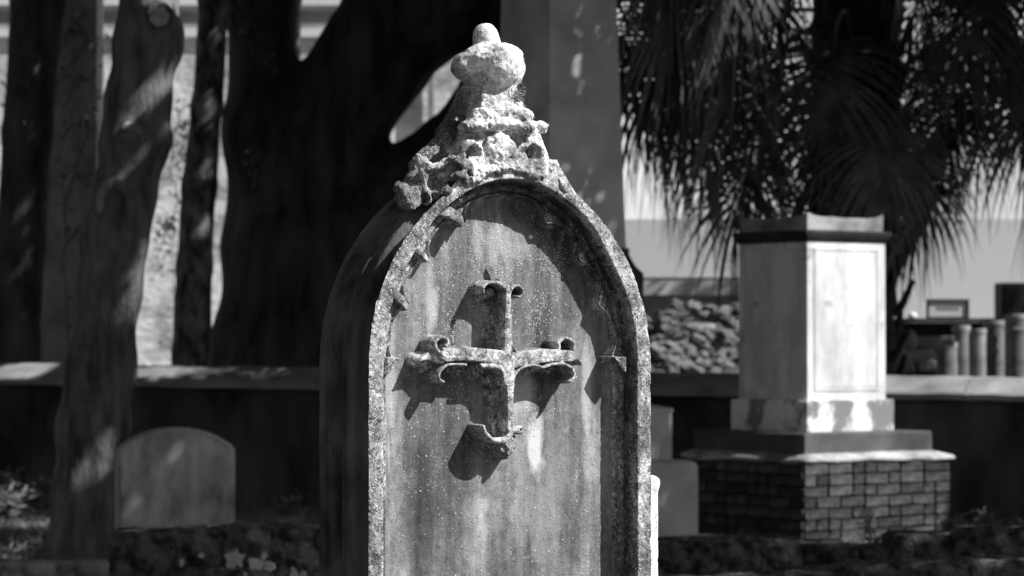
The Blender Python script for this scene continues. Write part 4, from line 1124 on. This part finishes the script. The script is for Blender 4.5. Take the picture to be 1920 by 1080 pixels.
# ------------------------------------------------------------ oak crown out of view, shaped and thickened to cast the dappled shade 
SUNNY = [(MC.x + .15, MC.y - .4, z, .62) for z in (.2, .6, 1.0, 1.4, 1.8)] + [(P(1300, 640, 22.8).x, 22.8, 1.2, .75), (P(1850, 650, 23).x, 23, 1.1, .5), (P(1800, 650, 23).x, 23, 1.1, .4)]
for px, r in ((25, .22), (80, .10), (200, .13), (290, .15), (345, .14), (385, .07), (430, .12), (490, .07), (530, .12), (575, .05), (1290, .04), (1350, .05), (1720, .30), (1800, .4), (1880, .4)):
    s = (px / 1920) * wlen; q = wp(s, .15, wz(s) + .03); SUNNY.append((q[0], q[1], q[2], r))
for z in (1.6, 2.4, 3.0): SUNNY.append((P(260, 0, YB).x + .15, YB - .1, z, .16))
for xx in np.arange(-7, 0.2, .5):
    for z in (1.5, 2.6, 3.8, 5.0): SUNNY.append((xx, Y1 - .1, z, .42))
SUNNY += [(P(1600, 100, 19.6).x, 19.6, 2.9, .26), (P(1600, 60, 19.6).x, 19.4, 3.2, .22)]
SUNNY += [(P(1775, 580, 25).x, 25, 1.35, .35)]
for z in (1.5, 1.9, 2.3, 2.8, 3.3, 3.8): SUNNY.append((P(85, 0, 21.3).x, 21.2, z, .06)); SUNNY.append((P(385, 0, 22).x, 21.9, z + .13, .07))
SUNNY += [(P(245, 0, YB).x, YB - .15, P(0, 245, YB).z, .09), (P(215, 0, YB).x, YB - .15, P(0, 350, YB).z, .07), (P(290, 0, YB).x, YB - .2, P(0, 30, YB).z, .10)]
_r = random.Random(44)
for k in range(26): SUNNY.append((_r.uniform(-1.7, -.7), 11.6, .42, .035)); SUNNY.append((_r.uniform(.8, 2.6), 13.1, .26, .045)); SUNNY.append((_r.uniform(.6, 2.4), 11.8, .22, .035))
for k in range(60): SUNNY.append((OC.x + .35 + _r.uniform(-.1, .3), OC.y - .3, _r.uniform(.3, 3.5), .026)); SUNNY.append((_r.uniform(-5, -2.5), _r.uniform(14.5, 18), 0.02, .09))
SUNNY += [(P(50, 945, 17.5).x, 17.5, .1, .30), (P(500, 972, 18).x, 18, .1, .3), (P(10, 1010, 15.5).x, 15.5, .1, .2), (P(300, 880, SY).x, SY, .55, .05)]
SUNA = np.array(SUNNY); sv = np.array(SUNV)
rs = np.random.RandomState(11)
SHADY = [(P(px_, 0, 27.9).x, 27.9, z) for px_ in (60, 110, 160) for z in np.arange(1, 4.9, .55)] + [(P(px_, 0, YO - .5).x, YO - .5, z) for px_ in (500, 600, 700, 850) for z in (1.5, 2.5, 3.5)]
SHADY += [(P(220, 0, YB).x, YB, z) for z in (.6, 1.1, 1.6)]
def shade_crown(name, boxes, parent, base, mat):
    pts = []
    for (lo, hi, n) in boxes:
        c = rs.uniform(lo, hi, (n, 3))
        for cc in c: pts.append(cc + rs.normal(0, .28, (26, 3)) * np.array([1, 1, .6]))
    for (sx0, sy0, sz0) in SHADY:  # extra leaf clumps added across the sun's path to keep these points dark
        for hz in rs.uniform(5.6, 8.5, 9):
            q = np.array([sx0, sy0, sz0]) + sv * (hz - sz0) / sv[2]
            pts.append(q + rs.normal(0, .30, (40, 3)) * np.array([1, 1, .6]))
    pts = np.concatenate(pts)
    # leave the openings through which the sun reaches the lit things
    keep = np.ones(len(pts), bool)
    for s in SUNA:
        v = pts - s[:3]; t = v @ sv; d = np.linalg.norm(v - t[:, None] * sv, axis=1)
        keep &= ~((d < s[3]) & (t > 0))
    keep &= pts[:, 2] > CAMZ + .135 * pts[:, 1] + .25
    # keep the sun on the nearest stone
    for z in (.6, 1.2, 1.7):
        v = pts - np.array([0, 5.6, z]); t = v @ sv; d = np.linalg.norm(v - t[:, None] * sv, axis=1); keep &= ~((d < 1.0) & (t > 0))
    pts = pts[keep]; m = len(pts)
    a = rs.uniform(0, 6.28, m); til = rs.normal(0, .5, m); L_ = rs.uniform(.07, .14, m); wd = L_ * .45
    d = np.stack([np.cos(a), np.sin(a), til * .6], 1); d /= np.linalg.norm(d, axis=1)[:, None]
    s = np.stack([-np.sin(a), np.cos(a), rs.normal(0, .4, m)], 1); s /= np.linalg.norm(s, axis=1)[:, None]
    V = np.stack([pts - d * L_[:, None], pts + s * wd[:, None], pts + d * L_[:, None], pts - s * wd[:, None]], 1).reshape(-1, 3) - np.array(base)
    q = np.arange(4 * m).reshape(m, 4)
    o = obj(name, np_mesh(name, V, q, mat, False), parent, kind='stuff'); return o
M['leaf'] = m_simple('oak_leaves', .03, .07, 3, bump=0)
shade_crown('shade_crown', [((-9, 10, 4.6), (13, 27, 8.2), 3300), ((-1, 18, 4.8), (9, 24, 8.0), 900), ((-16, 8, 5), (-8, 26, 8), 500), ((-5, 10.5, 3.4), (-.5, 15, 5.6), 420), ((-1, 11, 4.0), (2.5, 16, 6.0), 200), ((2, 9, 4.2), (12, 20, 7.0), 900)], oak, baseO, M['leaf'])
mb = MB()
for tgt in ((2, 12, 6.4), (-5, 15, 5.8)):
    st = np.array([2.2, 22.5, 6.2]) if tgt[0] > 0 else np.array([-2.2, 23, 5.6])
    tgt = np.array(tgt); mid = (st + tgt) / 2 + np.array([0, 0, .5])
    mb.tube([tuple(st - baseO), tuple(mid - baseO), tuple(tgt - baseO)], [.16, .11, .04], 8)
obj('limb', mb.mesh('limb', M['bark_dark'], True), oak)

# ------------------------------------------------------------ twigs with small leaves between the trunks
M['twigleaf'] = m_simple('small_leaves', .05, .16, 5, bump=0)
M['twig'] = m_simple('twig_bark', .02, .05, 5)
def shrub(name, label, base, sprays, seed, mat=M['twigleaf']):
    rr = random.Random(seed); t = thing(name, label, 'shrub', base); mbt = MB(); mbl = MB()
    for (a, b) in sprays:
        a = Vector(a) - Vector(base); b = Vector(b) - Vector(base); pts = []
        for i in range(9):
            q = a.lerp(b, i / 8) + Vector((rr.uniform(-.02, .02), rr.uniform(-.03, .03), .10 * math.sin(i / 8 * 3.14))); pts.append(q)
        mbt.tube(pts, [.007 - .0006 * i for i in range(9)], 4)
        for i in range(2, 9):
            for k in range(5):
                q = pts[i] + Vector((rr.gauss(0, .04), rr.gauss(0, .05), rr.gauss(0, .04)))
                d = Vector((rr.uniform(-1, 1), rr.uniform(-1, 1), rr.uniform(-1, .4))).normalized() * rr.uniform(.02, .036); s = d.orthogonal().normalized() * d.length * .5
                mbl.add([tuple(q - d), tuple(q + s), tuple(q + d), tuple(q - s)], [(0, 1, 2, 3)])
    obj('twigs', mbt.mesh('twigs', M['twig']), t, 'stuff'); obj('leaves', mbl.mesh('leaves', mat), t, 'stuff')
rr = random.Random(77)
def sp_(px0, py0, px1, py1, Y): return (tuple(P(px0, py0, Y)), tuple(P(px1, py1, Y)))
shrub('climbing_shrub', 'sparse leafy twigs in front of the grey slab, at left', P(130, 700, 24.5), [sp_(130, 740, 115, 300, 24.5), sp_(118, 420, 190, 180, 24.4), sp_(110, 330, 190, 370, 24.4), sp_(100, 170, 190, 80, 24.5), sp_(110, 110, 175, 20, 24.5), sp_(60, 140, 10, 240, 20.9), sp_(115, 260, 175, 240, 24.3), sp_(120, 60, 190, 110, 24.5), sp_(120, 480, 160, 430, 24.3), sp_(120, 200, 170, 150, 24.4), sp_(40, 190, 80, 120, 20.8)], 1)
shrub('understorey_shrub', 'sparse leafy twigs against the sunlit wall, between pruned tree and slender tree', P(330, 700, 26), [sp_(330, 740, 320, 400, 26), sp_(322, 420, 290, 520, 25.9), sp_(325, 420, 345, 290, 26), sp_(318, 330, 345, 190, 26), sp_(330, 440, 300, 430, 25.9), sp_(325, 250, 350, 260, 26)], 2)
shrub('oak_sprig', 'few pale leaf tips hanging before the oak fork, upper left', P(440, -20, 19.5), [sp_(425, -10, 480, 100, 19.5), sp_(460, 70, 515, 135, 19.5), sp_(440, 20, 460, 75, 19.4), sp_(470, 300, 490, 345, 20)], 3)

# ------------------------------------------------------------ weeds and grass
M['weed'] = m_simple('weed_leaf', .05, .18, 6, bump=0)
def weed(lab, px, py, Y, hgt, n, seed, cat='weed', spread=.5):
    rr = random.Random(seed); b = P(px, py, Y); t = thing('weed', lab, cat, b); mbl = MB(); mbs = MB()
    for k in range(n):
        a = rr.uniform(0, 6.28); ln = hgt * rr.uniform(.4, 1); d = Vector((math.cos(a) * spread, math.sin(a) * spread, 1)).normalized(); pts = []
        q = Vector((rr.uniform(-.03, .03), rr.uniform(-.03, .03), 0))
        for i in range(6): pts.append(q.copy()); q = q + d * ln / 5; d = (d + Vector((math.cos(a) * .12, math.sin(a) * .12, -.12))).normalized()
        mbs.tube(pts, .0025, 3)
        for i in range(1, 6):
            for s_ in (-1, 1):
                dd = Vector((rr.uniform(-1, 1), rr.uniform(-1, 1), rr.uniform(-.1, .7))).normalized() * hgt * rr.uniform(.08, .16); ss_ = dd.orthogonal().normalized() * dd.length * .28
                c = pts[i] + dd
                mbl.add([tuple(c - dd), tuple(c + ss_), tuple(c + dd), tuple(c - ss_)], [(0, 1, 2, 3)])
    obj('stems', mbs.mesh('stems', M['weed']), t); obj('leaves', mbl.mesh('leaves', M['weed']), t)
weed('tall thin weed growing up the brick base, right of its middle', 1622, 1012, 15.9, .22, 4, 1, spread=.12)
weed('leafy weed at the right corner of the brick base', 1785, 1000, 15.6, .17, 9, 2)
weed('small weed on the mossy wall, just left of the tall thin weed', 1700, 1010, 14.8, .09, 12, 3)
weed('feathery weed against the dark wall, right of the brick base', 1850, 985, 16.5, .13, 9, 4)
weed('feathery weeds in front of the dark wall, far left', 55, 950, 18.3, .33, 16, 5)
weed('pale feathery weed at the left edge', 10, 975, 17.5, .3, 14, 6)
weed('thin weed between the small headstone and the arched headstone', 535, 968, 18.0, .20, 12, 7)
weed('low weed sprouting on the mossy wall before the small headstone', 352, 998, 11.7, .035, 14, 8)
weed('tuft on the mossy wall between the pedestal tomb and the kerb', 1640, 1018, 13.1, .06, 14, 9)
weed('sprig on the nearest kerb, bottom right', 1745, 1078, 11.7, .07, 10, 10)
def grass(name, boxes, mat, label):
    rs = np.random.RandomState(5); A = []
    for (x0, x1, y0, y1, n, h) in boxes:
        p = np.stack([rs.uniform(x0, x1, n), rs.uniform(y0, y1, n), np.full(n, -.02)], 1); a = rs.uniform(0, 6.28, n); hh = h * rs.uniform(.4, 1.1, n)
        s = np.stack([np.cos(a), np.sin(a), 0 * a], 1) * .0035; l = np.stack([rs.normal(0, .35, n), rs.normal(0, .35, n), np.ones(n)], 1) * hh[:, None]
        l2 = l * np.array([1.8, 1.8, .85])
        m1 = p + l * .5
        A.append(np.stack([p - s, p + s, m1 + s * .7, p + l2, m1 - s * .7], 1))
    V = np.concatenate(A); m = len(V); q = np.arange(5 * m).reshape(m, 5)
    o = obj(name, np_mesh(name, V.reshape(-1, 3), q, mat, False), kind='stuff'); tag(o, label, 'grass'); return o
M['grass'] = m_simple('dry_grass', .10, .32, 4, bump=0)
grass('grass', [(-5, 3.5, 14.2, 19.3, 42000, .07), (-4.2, -2.2, 13.2, 18.6, 14000, .10), (-2.6, -1.2, 16.6, 18.8, 9000, .10)], M['grass'], 'short dry grass growing between the graves and the long wall')
